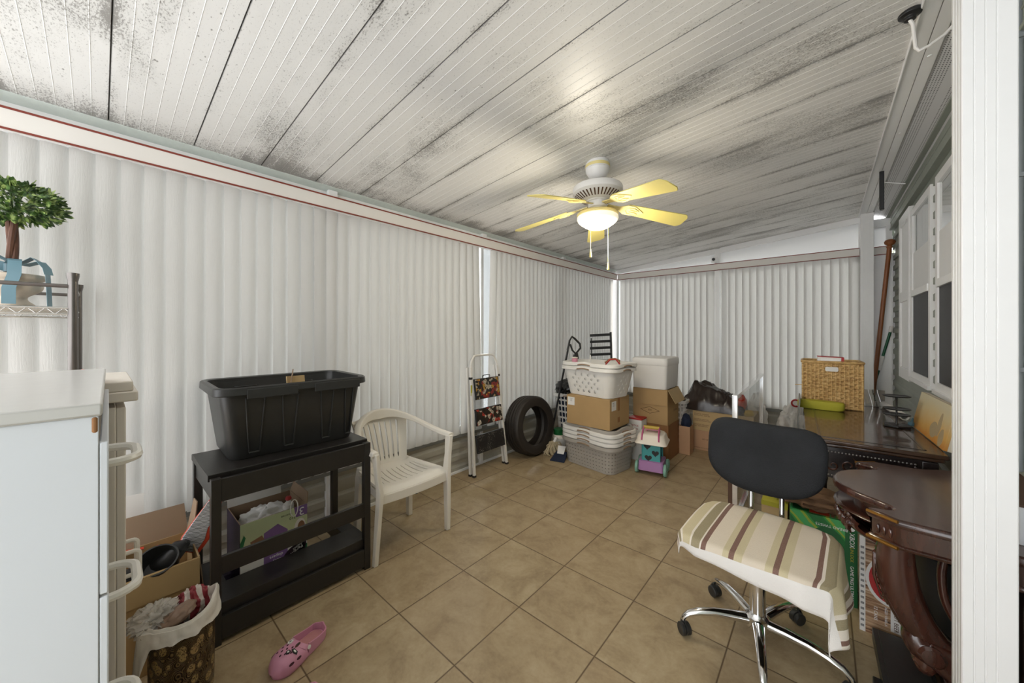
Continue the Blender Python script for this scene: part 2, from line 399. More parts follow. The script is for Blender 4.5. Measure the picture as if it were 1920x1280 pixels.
def M_bronze():
    t = NT('embossed_bronze'); x, y, z = t.sep()
    a = t.m('ARCTAN2', y, x); u = t.m('MULTIPLY', a, .115)
    vec = t.comb(u, z, 0.)
    cell = t.voro(26, vec); fine = t.voro(190, vec); w = t.m('SINE', t.m('MULTIPLY', cell, 70.))
    inside = t.ramp(cell, [(.42, 1.), (.46, 0.)])
    h = t.m('ADD', t.m('MULTIPLY', inside, t.ramp(fine, [(.2, 0.), (.5, 1.)])), t.m('MULTIPLY', t.m('SUBTRACT', 1., inside), t.m('MULTIPLY', w, .5)))
    c = t.mix(h, lin(62, 44, 28), lin(182, 156, 108)); t.bump(h, .8, .004); return t.fin(c, .36, .55)
MAT['bronze'] = M_bronze()
def M_collage(name, cols, scale, dark=.5):
    t = NT(name); v = t.vmap((1, 1, 1.0)); 
    cell = t.voro(scale, v, 'Color'); n = t.noise(scale*3.5, 4, .7)
    bw = t.n.new('ShaderNodeRGBToBW'); t.l.new(cell, bw.inputs[0])
    k = len(cols); c = t.ramp(bw.outputs[0], [(i/k*.8+.1, cc) for i, cc in enumerate(cols)], 'CONSTANT')
    c = t.mix(t.ramp(n, [(.52, 0.), (.56, 1.)]), c, (.012, .010, .009)); return t.fin(c, .35, 0)
MAT['collage1'] = M_collage('collage_print', [lin(20, 14, 12), lin(200, 150, 50), lin(190, 180, 160), lin(150, 44, 34), lin(30, 22, 18), lin(20, 16, 14)], 38)
MAT['collage2'] = M_collage('collage_print_red', [lin(24, 18, 16), lin(196, 60, 44), lin(206, 196, 180), lin(40, 30, 26), lin(24, 18, 16)], 30)
def M_speck():
    t = NT('black_speckled_tread'); n = t.voro(110); c = t.ramp(n, [(.22, (.6, .56, .5)), (.30, (.012, .010, .010))])
    m = t.ramp(t.noise(9, 3), [(.45, 0.), (.6, 1.)]); c = t.mix(m, (.012, .010, .010), c); return t.fin(c, .5, 0)
MAT['speck'] = M_speck()
def M_towel():
    t = NT('striped_towel')
    at = t.n.new('ShaderNodeAttribute'); at.attribute_name = 'uvw'; u, v, _ = t.sep(at.outputs['Vector'])
    W = lin(236, 226, 212); O = lin(178, 162, 120); D = lin(148, 134, 96); B = lin(112, 66, 46); L = lin(206, 192, 152); C = lin(226, 212, 192)
    st0 = [(-.33, W), (-.305, B), (-.296, W), (-.284, D), (-.264, W), (-.254, L), (-.212, W), (-.202, D), (-.164, W), (-.156, B), (-.140, C), (-.080, L), (-.058, B), (-.040, L), (-.014, C), (.060, L), (.084, B), (.101, L), (.130, C), (.200, B), (.216, W), (.226, D), (.258, L), (.335, W), (.350, D), (.380, W), (.41, B), (.426, W)]
    st = [((a+.33)/.77, c) for a, c in st0]
    c1 = t.ramp(u, st, 'CONSTANT')
    hem = t.m('LESS_THAN', v, t.m('ADD', .025, t.m('MULTIPLY', u, .17)))
    c = t.mix(hem, c1, lin(238, 234, 230))
    n = t.noise(330, 2); t.bump(n, .5, .003)
    c = t.mix(t.m('MULTIPLY', n, .2), c, (.9, .88, .85)); return t.fin(c, .95, 0)
MAT['towel'] = M_towel()
def M_paint():
    t = NT('painting_canvas'); x, y, z = t.sep()
    g = t.m('ADD', t.m('MULTIPLY', z, 4.2), t.m('MULTIPLY', t.noise(9, 4), .35))
    c = t.ramp(g, [(.12, lin(190, 118, 34)), (.42, lin(214, 168, 92)), (.8, lin(212, 194, 150)), (1.1, lin(206, 196, 166))])
    return t.fin(c, .55, 0)
MAT['canvas'] = M_paint()
MAT['canvasgrey'] = simple('painted_grey_figure', lin(172, 152, 118), .6, var=.1)
MAT['barewood'] = simple('bare_pine', lin(222, 210, 188), .6, var=.08, vscale=30)
MAT['purplebox'] = simple('purple_carton_dark', lin(44, 28, 58), .5, var=.2)
MAT['violet'] = simple('violet_print', lin(128, 98, 152), .5, var=.04)
MAT['greenpale'] = simple('pale_green_print', lin(196, 206, 164), .5, var=.06)
MAT['leafprint'] = simple('leaf_green_print', lin(44, 120, 74), .5, var=.12)
MAT['brownprint'] = simple('brown_print', lin(142, 104, 78), .5, var=.06)
MAT['plum'] = simple('dark_plum_print', lin(48, 30, 44), .5)
def M_green():
    t = NT('green_carton_art'); w = t.wave(2.6, 2.5, t.vmap((1, 1, 1), (0, .7, 0))); n = t.noise(9, 3)
    c = t.ramp(t.m('ADD', t.m('MULTIPLY', w, .6), t.m('MULTIPLY', n, .4)), [(.25, lin(20, 110, 50)), (.42, lin(52, 150, 66)), (.55, lin(150, 176, 60)), (.7, lin(72, 170, 96))], 'CONSTANT')
    return t.fin(c, .4, 0)
MAT['greenart'] = M_green()
MAT['greendark'] = simple('green_carton_side', lin(22, 98, 50), .4, var=.08)
def M_plank():
    t = NT('carton_plank_art'); v = t.vmap((1.2, 1, 26)); n = t.noise(3.2, 4, .6, v)
    c = t.ramp(n, [(.36, lin(50, 32, 26)), (.46, lin(150, 112, 82)), (.6, lin(206, 176, 142)), (.72, lin(232, 226, 222))]); return t.fin(c, .4, 0)
MAT['plankart'] = M_plank()
MAT['fur'] = simple('brown_suede', lin(112, 84, 60), .85, var=.4, vscale=12, bump=.4, bscale=30)
MAT['conduit'] = simple('grey_conduit', lin(150, 156, 160), .5, var=.08)
def M_stone():
    t = NT('house_wall_cladding'); return t.fin(t.mix(t.noise(5, 4), lin(170, 168, 152), lin(196, 192, 176)), .6, 0)
MAT['sofperf'] = None
def M_perf():
    t = NT('perforated_soffit'); x, y, z = t.sep()
    fx = t.m('ABSOLUTE', t.m('SUBTRACT', t.m('FRACT', t.m('MULTIPLY', x, 100.)), .5)); fy = t.m('ABSOLUTE', t.m('SUBTRACT', t.m('FRACT', t.m('MULTIPLY', y, 62.)), .5))
    a = t.m('MULTIPLY', t.m('LESS_THAN', fx, .2), t.m('LESS_THAN', fy, .24))
    u = t.m('SUBTRACT', x, .39); s1 = t.m('MULTIPLY', t.m('GREATER_THAN', u, .012), t.m('LESS_THAN', u, .06)); s2 = t.m('MULTIPLY', t.m('GREATER_THAN', u, .088), t.m('LESS_THAN', u, .132))
    c = t.mix(t.m('MULTIPLY', a, t.m('ADD', s1, s2)), lin(196, 196, 196), lin(70, 70, 72)); return t.fin(c, .5, 0)
MAT['sofperf'] = M_perf()
# ================================================================== THE ROOM
XL, YF, XH = -2.66, 5.60, .555
YB = -1.0
def zc(x): return 2.335+.0966*(x+2.61)
def trim(name, fn, mats, bevel=.002, **k):
    b = MB(); fn(b); return struct(b.build(name, mats, bevel=bevel, **k))
# floor
b = MB(); b.box(-2.75, 1.0, YB-.4, 5.8, -.08, 0); struct(b.build('floor', MAT['floor']))
# ceiling of 12 inch pans, beads and seams extruded across the room
b = MB(); prof = []
y = .029-.3048*4
while y < 5.62:
    prof += [(y-.0025, 0), (y, .006), (y+.0025, 0)]
    for k in range(1, 6):
        q = y+.0508*k; prof += [(q-.002, 0), (q, -.0010), (q+.002, 0)]
    y += .3048
x0, x1 = -2.64, .292
vs = [(x0, p[0], zc(x0)+p[1]) for p in prof]+[(x1, p[0], zc(x1)+p[1]) for p in prof]
n = len(prof); fs = [(i, i+1, n+i+1, n+i) for i in range(n-1)]
top = [(x0, prof[0][0], zc(x0)+.06), (x1, prof[0][0], zc(x1)+.06), (x1, prof[-1][0], zc(x1)+.06), (x0, prof[-1][0], zc(x0)+.06)]
b.add(vs, fs); b.add(top, [(0, 1, 2, 3)])
struct(b.build('ceiling', MAT['ceiling'], smooth=False))

# lap siding: horizontal courses on a plane; n = outward normal axis sign
def siding(b, axis, plane, sgn, a0, a1, z0, z1, pitch, lap=.016):
    z = z0; pr = []
    while z < z1-1e-4:
        t = min(z+pitch, z1)
        pr += [(-.004, z), (lap, z+.003), (lap, z+pitch*.42), (lap*.35, z+pitch*.52), (.0, z+pitch*.62), (.001, t)]; z = t
    q = [(plane+sgn*o, zz) for o, zz in pr]+[(plane-sgn*.05, z1), (plane-sgn*.05, z0)]
    b.prisma(q, a0, a1, 'y' if axis == 'x' else 'x')
b = MB(); siding(b, 'x', -2.655, 1, YB, YF, .0, .335, .1117); struct(b.build('wall_left', MAT['siding2'], smooth=False))
b = MB(); siding(b, 'y', 5.60, -1, -2.64, .56, .0, .335, .1117); struct(b.build('wall_far', MAT['siding2'], smooth=False))
b = MB(); siding(b, 'x', XH+.016, -1, YB-.3, 5.70, .0, 2.43, .1105); b.box(.60, .66, YB-.3, 5.75, 0, 2.62); b.box(.556, .66, 5.62, 5.75, 0, 2.62); struct(b.build('wall_right', MAT['siding'], smooth=False))
trim('trim_1', lambda b: b.box(-2.72, -2.615, YB, YF-.045, .335, .392), MAT['sillgrey'])
trim('trim_2', lambda b: b.box(-2.64, .40, YF-.045, YF+.06, .335, .392), MAT['sillgrey'])
trim('baseboard_left', lambda b: b.box(-2.645, -2.622, YB, YF-.04, 0, .020), MAT['white'])
trim('baseboard_far', lambda b: b.box(-2.622, .30, YF-.04, YF-.02, 0, .020), MAT['white'])
# windows of the left wall: mullion + pane per bay
for i in range(5):
    y0 = -.41+1.478*(i-0)-.0; 
    b = MB(); b.box(-2.70, -2.625, y0-.026, y0+.026, .0, .336); b.box(-2.625, -2.618, y0-.010, y0+.010, .0, .336); b.box(-2.712, -2.680, y0-.016, y0+.016, .392, 2.262)
    b.box(-2.612, -2.575, y0-.030, y0+.030, 2.262, zc(-2.6)-.012)
    struct(b.build('trim_%d' % (3+i), MAT['white'], bevel=.002))
wn = 1
for i in range(4):
    y0 = -.41+1.478*i+.032; y1 = y0+1.478-.064
    f = MB()
    for a in ((y0, y0+.03), (y1-.03, y1)): f.box(-2.70, -2.655, a[0], a[1], .392, 2.26)
    for a in ((.392, .43), (2.225, 2.26)): f.box(-2.70, -2.656, y0+.03, y1-.03, a[0], a[1])
    w = struct(f.build('window_%d' % wn, MAT['alu'], bevel=.001)); wn += 1
    p = MB(); p.box(-2.683, -2.677, y0+.03, y1-.03, .43, 2.225); p.build('pane', MAT['glass'], w)
# left wall head, pale strip under the ceiling
trim('trim_8', lambda b: b.box(-2.72, -2.615, YB, YF, 2.262, 2.318), MAT['white'])
trim('trim_9', lambda b: b.prisma([(-2.66, 2.318), (-2.612, 2.318), (-2.555, zc(-2.555)-.003), (-2.555, zc(-2.555)+.02), (-2.66, 2.36)], YB, YF-.01, 'y'), MAT['pale'], bevel=0)
# valances; added red strips imitate colour fringing along their edges
def valance(name, pts):
    (xa, xb, ya, yb) = pts
    b = MB(); b.box(xa, xb, ya, yb, 2.180, 2.262); o = struct(b.build(name, MAT['rail'], bevel=.003))
    r = MB()
    e = .0025
    for z0, z1 in ((2.173, 2.181), (2.258, 2.267)): r.box(xa-(0 if xb-xa > .5 else 0), xb+(e if xb-xa < .5 else 0), ya-(e if xb-xa > .5 else 0), (ya+.003 if xb-xa > .1 and xb-xa != .08 and yb-ya < .2 else yb), z0, z1) if xb-xa > .1 else r.box(xb-.003, xb+e, ya, yb, z0, z1)
    r.build('fringe_strip', MAT['redfringe'], o)
valance('trim_10', (-2.610, -2.530, YB, 5.510)); valance('trim_11', (-2.525, .296, 5.505, 5.585)); valance('trim_12', (.405, .550, 5.565, 5.59))
# far wall: mullions, windows, sloping transom
for i, xx in enumerate((-2.60, -1.107)):
    b = MB(); b.box(xx-.032, xx+.032, YF-.035, YF+.04, 0, zc(xx)-.005)
    struct(b.build('trim_%d' % (13+i), MAT['white'], bevel=.002))
for xa, xb in ((-2.568, -1.139), (-1.075, .29)):
    f = MB()
    for a in ((xa, xa+.03), (xb-.03, xb)): f.box(a[0], a[1], YF-.01, YF+.03, .392, 2.20)
    for a in ((.392, .43), (2.17, 2.20)): f.box(xa+.03, xb-.03, YF-.008, YF+.03, a[0], a[1])
    w = struct(f.build('window_%d' % wn, MAT['alu'], bevel=.001)); wn += 1
    p = MB(); p.box(xa+.03, xb-.03, YF+.01, YF+.016, .43, 2.17); p.build('pane', MAT['glass'], w)
t = NT('transom_frosted'); trn = t.n.new('ShaderNodeBsdfTranslucent'); trn.inputs[0].default_value = (.9, .9, .9, 1)
mx = t.n.new('ShaderNodeMixShader'); mx.inputs[0].default_value = .13; t.fin((.80, .81, .81), .4, 0)
t.l.new(t.b.outputs[0], mx.inputs[1]); t.l.new(trn.outputs[0], mx.inputs[2]); t.l.new(mx.outputs[0], t.n['Material Output'].inputs[0]); MAT['transom'] = t.mat
for xa, xb in ((-2.568, -1.139), (-1.075, .30), (.40, .55)):
    top = lambda x: (zc(x) if x < .31 else 2.54)-.065
    f = MB(); f.prisma([(xa, 2.262), (xb, 2.262), (xb, top(xb)), (xa, max(2.266, top(xa)))], YF-.004, YF+.004, 'y')
    w = struct(f.build('window_%d' % wn, MAT['transom'])); wn += 1
    p = MB(); p.prisma([(xa, max(2.266, top(xa))), (xb, top(xb)), (xb, top(xb)+.09), (xa, top(xa)+.09)], YF-.045, YF+.03, 'y'); p.build('head_bar', MAT['white'], w, bevel=.002)
    if xb > .5: q = MB(); q.box(.505, .55, YF-.04, YF+.02, 2.262, 2.54); q.build('side_bar', MAT['white'], w)
b = MB(); b.box(.291, .585, YF-.03, YF+.03, 0, 2.185); b.box(.291, .40, YF-.03, YF+.03, 2.185, 2.62); b.box(.545, .556, YF-.05, YF-.03, 0, 2.18); struct(b.build('trim_15', MAT['white'], bevel=.002))
b = MB(); b.box(-2.64, .296, YF-.02, YF+.05, zc(.296)-.0, zc(.296)+.1); struct(b.build('trim_16', MAT['white']))
# beam and its seam
def beam(b):
    b.box(.290, .3435, YB, 5.56, 2.608, 2.78); b.box(.3465, .392, YB, 5.56, 2.610, 2.78); b.box(.3435, .3465, YB, 5.56, 2.616, 2.78)
    for k in range(6): b.lathe([(.008, 0), (.007, -.004), (.001, -.006)], 10, c=(.366, .8+.85*k, 2.610))
trim('trim_17', beam, MAT['white'], bevel=.001)
trim('trim_18', lambda b: b.box(.284, .2905, YB, 5.5, 2.600, 2.63), MAT['white'])
# soffit, frieze
b = MB(); b.prisma([(.392, 2.622), (.556, 2.548), (.556, 2.60), (.392, 2.66)], YB, 5.60, 'y'); struct(b.build('trim_19', MAT['sofperf'], smooth=False))
def frieze(b):
    b.box(.538, .60, YB, 5.60, 2.44, 2.560); b.box(.530, .60, YB, 5.60, 2.425, 2.442); b.box(.533, .60, YB, 5.6, 2.50, 2.508)
trim('trim_20', frieze, MAT['siding'])
b = MB(); b.box(.50, .62, YB, 5.6, 2.56, 2.80); struct(b.build('trim_21', MAT['siding']))
# posts (fluted on the room side)
def post(name, x0, x1, y0, y1, zt):
    b = MB(); b.box(x0+.004, x1, y0, y1, 0, zt)
    w = (y1-y0)/4
    for k in range(4): b.box(x0, x0+.006, y0+w*k+.002, y0+w*(k+1)-.004, 0, zt)
    w = (x1-x0)
    for a, c in ((0.004, .22), (.235, .42), (.435, .62), (.635, .985)): b.box(x0+w*a+.001, x0+w*c, y0-.0012, y0+.002, 0, zt)
    return struct(b.build(name, MAT['white'], bevel=.0012))
post('trim_22', .292, .388, 1.59, 1.70, 2.608)
post('trim_23', .300, .400, 5.395, 5.500, 2.608)
# house windows with shutters, sashes and screens
t = NT('sash_glass'); MAT['sash'] = t.fin((.46, .50, .50), .05, 0, Coat_Weight=1., Coat_Roughness=.02, Specular_IOR_Level=1.)  # pale grey base paints in the reflection of the blinds
def house_window(name, y0, y1):
    f = MB(); xf = .541; fw = .055
    f.box(xf, .585, y0, y0+fw, .97, 2.34); f.box(xf, .585, y1-fw, y1, .97, 2.34)
    f.box(xf, .585, y0+fw, y1-fw, .97, 1.02); f.box(xf, .585, y0+fw, y1-fw, 2.285, 2.34)
    f.box(xf-.006, .585, y0+fw, y1-fw, 1.625, 1.675)
    f.box(xf-.014, .585, y0-.008, y1+.008, .945, .972)
    w = struct(f.build(name, MAT['white'], bevel=.002))
    p = MB(); p.box(.552, .568, y0+fw, y1-fw, 1.675, 2.285); p.build('upper_pane', MAT['sash'], w)
    p = MB(); p.box(.550, .568, y0+fw, y1-fw, 1.02, 1.625); p.build('insect_screen', MAT['screen'], w)
    c = MB(); c.box(.5500, .5525, y0+fw, y1-fw, 1.675, 1.98); c.build('curtain', MAT['frost'], w)
house_window('window_%d' % wn, 3.69, 4.415); wn += 1
house_window('window_%d' % wn, 2.70, 3.54); wn += 1
def shutter(b):
    b.box(.532, .570, 4.43, 4.50, .925, 2.39); b.box(.532, .570, 4.88, 4.95, .925, 2.39)
    for z0, z1 in ((.925, 1.02), (1.61, 1.70), (2.30, 2.39)): b.box(.532, .570, 4.50, 4.88, z0, z1)
    b.box(.544, .570, 4.50, 4.88, 1.02, 2.30)
trim('trim_24', shutter, MAT['white'], bevel=.003)
b = MB(); b.box(.5345, .5365, 2.80, 2.90, 1.02, 1.62); 
# ------------------------------------------------------------------ vertical blinds
VW, VH = .098, 1.80
def vane_mesh():
    b = MB(); b.grid(lambda u, v: ((cos((u-.5)*1.35)-cos(.675))*.062, (u-.5)*VW, -v*VH), 12, 1)
    return b
vm = None
def blind(label, start, direc, count, pitch, yaw, jit=.02, special=None):
    global vm
    root = thing('vertical_blind', label, 'blind', (start[0], start[1], 0), direc, 'vertical blinds along the walls')
    h = MB(); h.box(-.018, .018, -.05, count*pitch, 2.176, 2.215); h.build('headrail', MAT['white'], root)
    for i in range(count):
        if vm is None:
            o = vane_mesh().build('vane', MAT['vane'], root, solid=.0012); vm = o
        else:
            o = vm.copy(); COL.objects.link(o); o.parent = root
        o.location = (0, i*pitch, 2.178)
        o.rotation_euler = (0, 0, yaw(i)+random.uniform(-jit, jit))
        if special and i in special: o.rotation_euler = special[i]
    return root
yl = lambda y: min(.34, .0125/(.098*max(.1, (y+.15)/2.6)))
blind('long white vertical blind on the left wall, behind the black shelf and resin chair', (-2.586, -.60), 0, 39, .0795, lambda i: yl(-.6+i*.0795), special={38: (radians(1.2), 0, -.1), 37: (radians(1.0), 0, -.1), 36: (radians(.7), 0, 0)})
blind('white vertical blind on the left wall between step ladder and far corner', (-2.586, 2.69), 0, 36, .0785, lambda i: yl(2.7+i*.0785), special={0: (radians(-1.3), 0, -.1)})
blind('white vertical blind on the far wall, left half behind the foam cooler', (-2.445, 5.545), -pi/2, 17, .0785, lambda i: .20)
blind('white vertical blind on the far wall, right half behind the wicker basket', (-1.0, 5.545), -pi/2, 17, .0785, lambda i: .20)
# sensor on the transom post, bracket, ceiling cable
s = thing('security_sensor', 'small white sensor with black lens on the transom post of the far wall', 'sensor', (-1.107, YF-.035, 2.325))
b = MB(); b.cbox((-.03, -.02, 0), (.07, .04, .075)); b.build('housing', MAT['white'], s, bevel=.008)
b = MB(); b.cyl((-.035, -.048, .006), (-.035, -.036, .006), .020); b.build('lens', MAT['black'], s)
o = MB(); o.prisma([(.330+.0, 2.609), (.330, 2.31), (.337, 2.298), (.351, 2.298), (.358, 2.31), (.358, 2.609)], 4.05, 4.057, 'y'); o.prisma([(.331, 2.30), (.357, 2.30), (.357, 2.306), (.331, 2.306)], 4.02, 4.056, 'y')
tag(o.build('hanging_bracket', MAT['black'], bevel=.003), 'flat black metal bracket hanging under the white eave beam', 'bracket')
o = MB(); o.tube([(.355, 4.3, 2.609), (.36, 4.3, 2.595), (.50, 4.3, 2.545)], .004, 8)
tag(o.build('support_rod', MAT['white']), 'thin white rod crossing the perforated soffit behind the black bracket', 'rod')
c = thing('ceiling_cable', 'white cable dropping from a black box on the ceiling to the eave beam', 'cable', (.258, 2.115, zc(.258)))
b = MB(); b.lathe([(.034, .004), (.034, -.012), (.018, -.018), (.018, -.03), (.012, -.032)], 18); b.build('junction_box', MAT['black'], c, bevel=.002)
b = MB(); b.tube([(0, 0, -.03), (.008, .002, -.05), (.012, .004, -.10), (.016, .006, -.145), (.026, .008, -.160), (.05, .006, -.155), (.09, .0, -.135), (.115, -.01, -.11), (.135, -.03, -.05), (.155, -.06, .02)], .006, 8); b.build('cord', MAT['whiteplastic'], c)
o = MB(); o.cyl((.532, 2.185, .84), (.532, 2.185, 2.545), .012)
for z in (1.2, 1.9, 2.4): o.box(.520, .545, 2.165, 2.205, z, z+.015)
tag(o.build('conduit', MAT['conduit']), 'grey conduit pipe running up the house wall behind the near white post', 'pipe')
# ================================================================== LEFT FOREGROUND
def loopU(b, a, c, out, r=.007, corner=.02, n=8):
    """pull handle: bar from a to c standing off by vector out"""
    a, c, o = Vector(a), Vector(c), Vector(out); d = (c-a).normalized(); h = o.normalized(); L = o.length; k = corner
    pts = [a, a+h*(L-k)]
    for i in range(1, 5): t = pi/2*i/5; pts.append(a+h*(L-k)+h*k*sin(t)+d*k*(1-cos(t)))
    pts += [a+o+d*k, c+o-d*k]
    for i in range(1, 5): t = pi/2*i/5; pts.append(c+o-d*k+d*k*sin(t)-h*k*(1-cos(t)))
    pts += [c+h*(L-k), c]
    b.tube(pts, r, n)
# white dresser
D = thing('dresser', 'white laminate dresser in the left foreground with rounded loop handles', 'dresser', (-1.175, -.2250, 0), -.012)
hx, hy = .372, .235
b = MB(); b.box(-hx, hx, -hy-.02, hy-.002, 1.221, 1.24); b.build('top_board', MAT['laminate_shaded'], D, bevel=.003)
b = MB(); b.box(hx-.022, hx-.004, -hy, hy-.006, 0, 1.221); b.build('side_panel', MAT['laminate'], D, bevel=.001)
b = MB(); b.box(-hx+.004, -hx+.022, -hy, hy-.018, 0, 1.221); b.box(-hx+.022, hx-.022, -hy, -hy+.01, .05, 1.205); b.box(-hx+.022, hx-.022, -hy+.01, hy-.03, .05, .07); b.build('carcass', MAT['laminate'], D)
for k in range(5):
    z0 = .06+.229*k
    b = MB(); b.box(-hx+.006, hx-.005, hy-.0055, hy+.004, z0-.02, z0+.205); dr = b.build('drawer', MAT['laminate'], D, bevel=.002)
    for xx in (.195,):
        h = MB(); loopU(h, (xx-.06, hy-.001, z0+.145), (xx+.06, hy-.001, z0+.145), (0, .040, 0), .0075, .034); h.build('handle', MAT['pull'], dr)
b = MB(); b.box(hx-.012, hx-.003, hy-.0135, hy-.006, 1.196, 1.2205); b.build('chipped_corner', MAT['card2'], D, bevel=.003)['label'] = 'chipped brown particle board corner'
# cream cabinet behind it
Cb = thing('cabinet', 'cream cabinet with square white pulls standing behind the white dresser', 'cabinet', (-1.765, -.137, 0))
b = MB(); b.box(-.185, .185, -.20, .17, 0, 1.12); b.build('carcass', MAT['cream'], Cb, bevel=.003)
b = MB(); b.box(-.195, .195, -.21, .215, 1.135, 1.165); b.box(-.19, .19, -.205, .205, 1.165, 1.196); b.build('top_board', MAT['cream'], Cb, bevel=.004)
for xa, xb, xp in ((-.184, -.002, -.05), (.002, .184, .045)):
    b = MB(); b.box(xa, xb, .17, .19, .04, 1.118); d = b.build('door', MAT['cream'], Cb, bevel=.003)
    h = MB(); loopU(h, (xp, .188, .50), (xp, .188, .62), (0, .036, 0), .0075, .012); h.build('handle', MAT['pull'], d)
# wire rack in the corner with the topiary
R = thing('wire_rack', 'nickel tube rack with wire shelf behind the white dresser', 'shelf rack', (-2.295, -.30, 0))
px = [(.245, .238), (-.245, .238), (.245, -.238), (-.245, -.238)]
for x, y in px:
    b = MB(); b.cyl((x, y, 0), (x, y, 1.53), .0125); b.lathe([(.0125, 1.525), (.016, 1.545), (.016, 1.555), (.004, 1.557)], 16, c=(x, y, 0)); b.build('post', MAT['steel'], R)
for z in (1.428, .75, .20):
    b = MB()
    for sx in (-.245, .245): b.cyl((sx, -.238, z), (sx, .238, z), .0045, n=8); b.cyl((sx, -.238, z-.022), (sx, .238, z-.022), .0035, n=8)
    for sy in (-.238, .238): b.cyl((-.245, sy, z), (.245, sy, z), .0045, n=8); b.cyl((-.245, sy, z-.022), (.245, sy, z-.022), .0035, n=8)
    for i in range(1, 21): x = -.245+.49*i/21; b.cyl((x, -.238, z+.003), (x, .238, z+.003), .002, n=6)
    for sx in (-.245, .245): b.tube([(sx, -.238+.476*i/24, z-.011+(.011 if i % 2 else -.011)) for i in range(25)], .002, 6)
    b.build('wire_shelf', MAT['wire'], R)
b = MB()
for sx in (-.245, .245): b.cyl((sx, -.238, 1.507), (sx, .238, 1.507), .007, n=10)
for sy in (-.238, .238): b.cyl((-.245, sy, 1.507), (.245, sy, 1.507), .007, n=10)
b.build('guard_rail', MAT['steel'], R)
T = thing('topiary', 'green ball topiary with blue ribbon in a pale stone urn on the wire shelf', 'potted plant', (-2.315, -.215, 1.4335))
ur = [(.052, 0), (.054, .010), (.050, .016), (.040, .024), (.034, .034), (.036, .044), (.052, .054), (.068, .066), (.074, .080), (.072, .090), (.066, .096), (.070, .104), (.080, .110), (.082, .118), (.080, .126), (.074, .127), (.070, .118), (.02, .112)]
for _ in range(2): ur = [ur[0]]+[p for i in range(len(ur)-1) for p in ((.75*ur[i][0]+.25*ur[i+1][0], .75*ur[i][1]+.25*ur[i+1][1]), (.25*ur[i][0]+.75*ur[i+1][0], .25*ur[i][1]+.75*ur[i+1][1]))]+[ur[-1]]
b = MB(); b.lathe(ur, 44); b.build('urn', MAT['urn'], T, ang=60)
b = MB()
for k in range(3):
    b.tube([(.007*cos(2.1*k+i*.25), .007*sin(2.1*k+i*.25), .108+.02*i) for i in range(12)], .009, 8)
b.build('trunk', MAT['trunk'], T)
b = MB(); rnd = random.Random(3)
for i in range(760):
    d = Vector((rnd.gauss(0, 1), rnd.gauss(0, 1), rnd.gauss(0, 1))).normalized(); rr_ = .124*(.62+.42*rnd.random()**.6)
    p = Vector((d.x*rr_, d.y*rr_, d.z*rr_*.55+.40)); a = (d+Vector((rnd.gauss(0, .5), rnd.gauss(0, .5), rnd.gauss(0, .5)))).normalized()
    s_ = a.cross(Vector((rnd.random(), rnd.random(), rnd.random()))).normalized(); nn = a.cross(s_); L = .022+.013*rnd.random(); W = L*.30
    P = [p, p+a*L*.35+s_*W+nn*.003, p+a*L*.75+s_*W*.75+nn*.002, p+a*L, p+a*L*.75-s_*W*.75+nn*.002, p+a*L*.35-s_*W+nn*.003, p+a*L*.5-nn*.002]
    b.add([tuple(q) for q in P], [(0, 1, 6), (1, 2, 6), (2, 3, 6), (3, 4, 6), (4, 5, 6), (5, 0, 6)])
for i in range(26):
    d = Vector((rnd.gauss(0, 1), rnd.gauss(0, 1), rnd.gauss(0, .8))).normalized()
    b.tube([(0, 0, .36), (d.x*.06, d.y*.06, .40+d.z*.04), (d.x*.135, d.y*.135, .41+d.z*.10)], [.004, .003, .0012], 5)
b.build('foliage', MAT['leaf'], T, smooth=False)
b = MB()
def band(b, pts, w, side):
    s_ = Vector(side)*w/2; n = len(pts)
    b.add([tuple(Vector(p)-s_) for p in pts]+[tuple(Vector(p)+s_) for p in pts], [(i, i+1, n+i+1, n+i) for i in range(n-1)])
band(b, [(.03, 0, .165), (.05, .01, .18), (.070, .012, .172), (.080, .012, .15), (.085, .012, .12), (.084, .0, .07), (.086, -.0, .012)], .032, (0.2, 1, 0))
band(b, [(.02, .02, .165), (.04, .05, .19), (.05, .075, .17), (.052, .085, .13), (.054, .088, .07), (.056, .090, .006)], .034, (1, -.3, 0))
band(b, [(0, 0, .17), (.03, -.03, .19), (.05, -.05, .16), (.06, -.06, .13)], .034, (1, .4, 0))
band(b, [(.0, .0, .15), (-.02, -.05, .165), (-.03, -.09, .145), (-.04, -.11, .12)], .034, (.4, -.1, 1))
band(b, [(.02*cos(a), .02*sin(a), .15) for a in [i*pi/6 for i in range(13)]], .03, (0, 0, 1))
band(b, [(.02, .03, .16), (.06, .07, .175), (.085, .085, .15), (.095, .09, .125)], .02, (1, -1, 0))
b.build('ribbon', MAT['ribbon'], T, solid=.0012)
o = MB(); o.blob((-1.60, -.02, 1.203), (.06, .03, .030), 4, .35, 3, 28, 14, flatz=1.1975); o.blob((-1.62, -.12, 1.203), (.05, .09, .020), 9, .3, 3, 24, 12, flatz=1.1975)
tag(o.build('cloth', MAT['redcloth']), 'crumpled salmon red cloth lying behind the white dresser top', 'cloth')
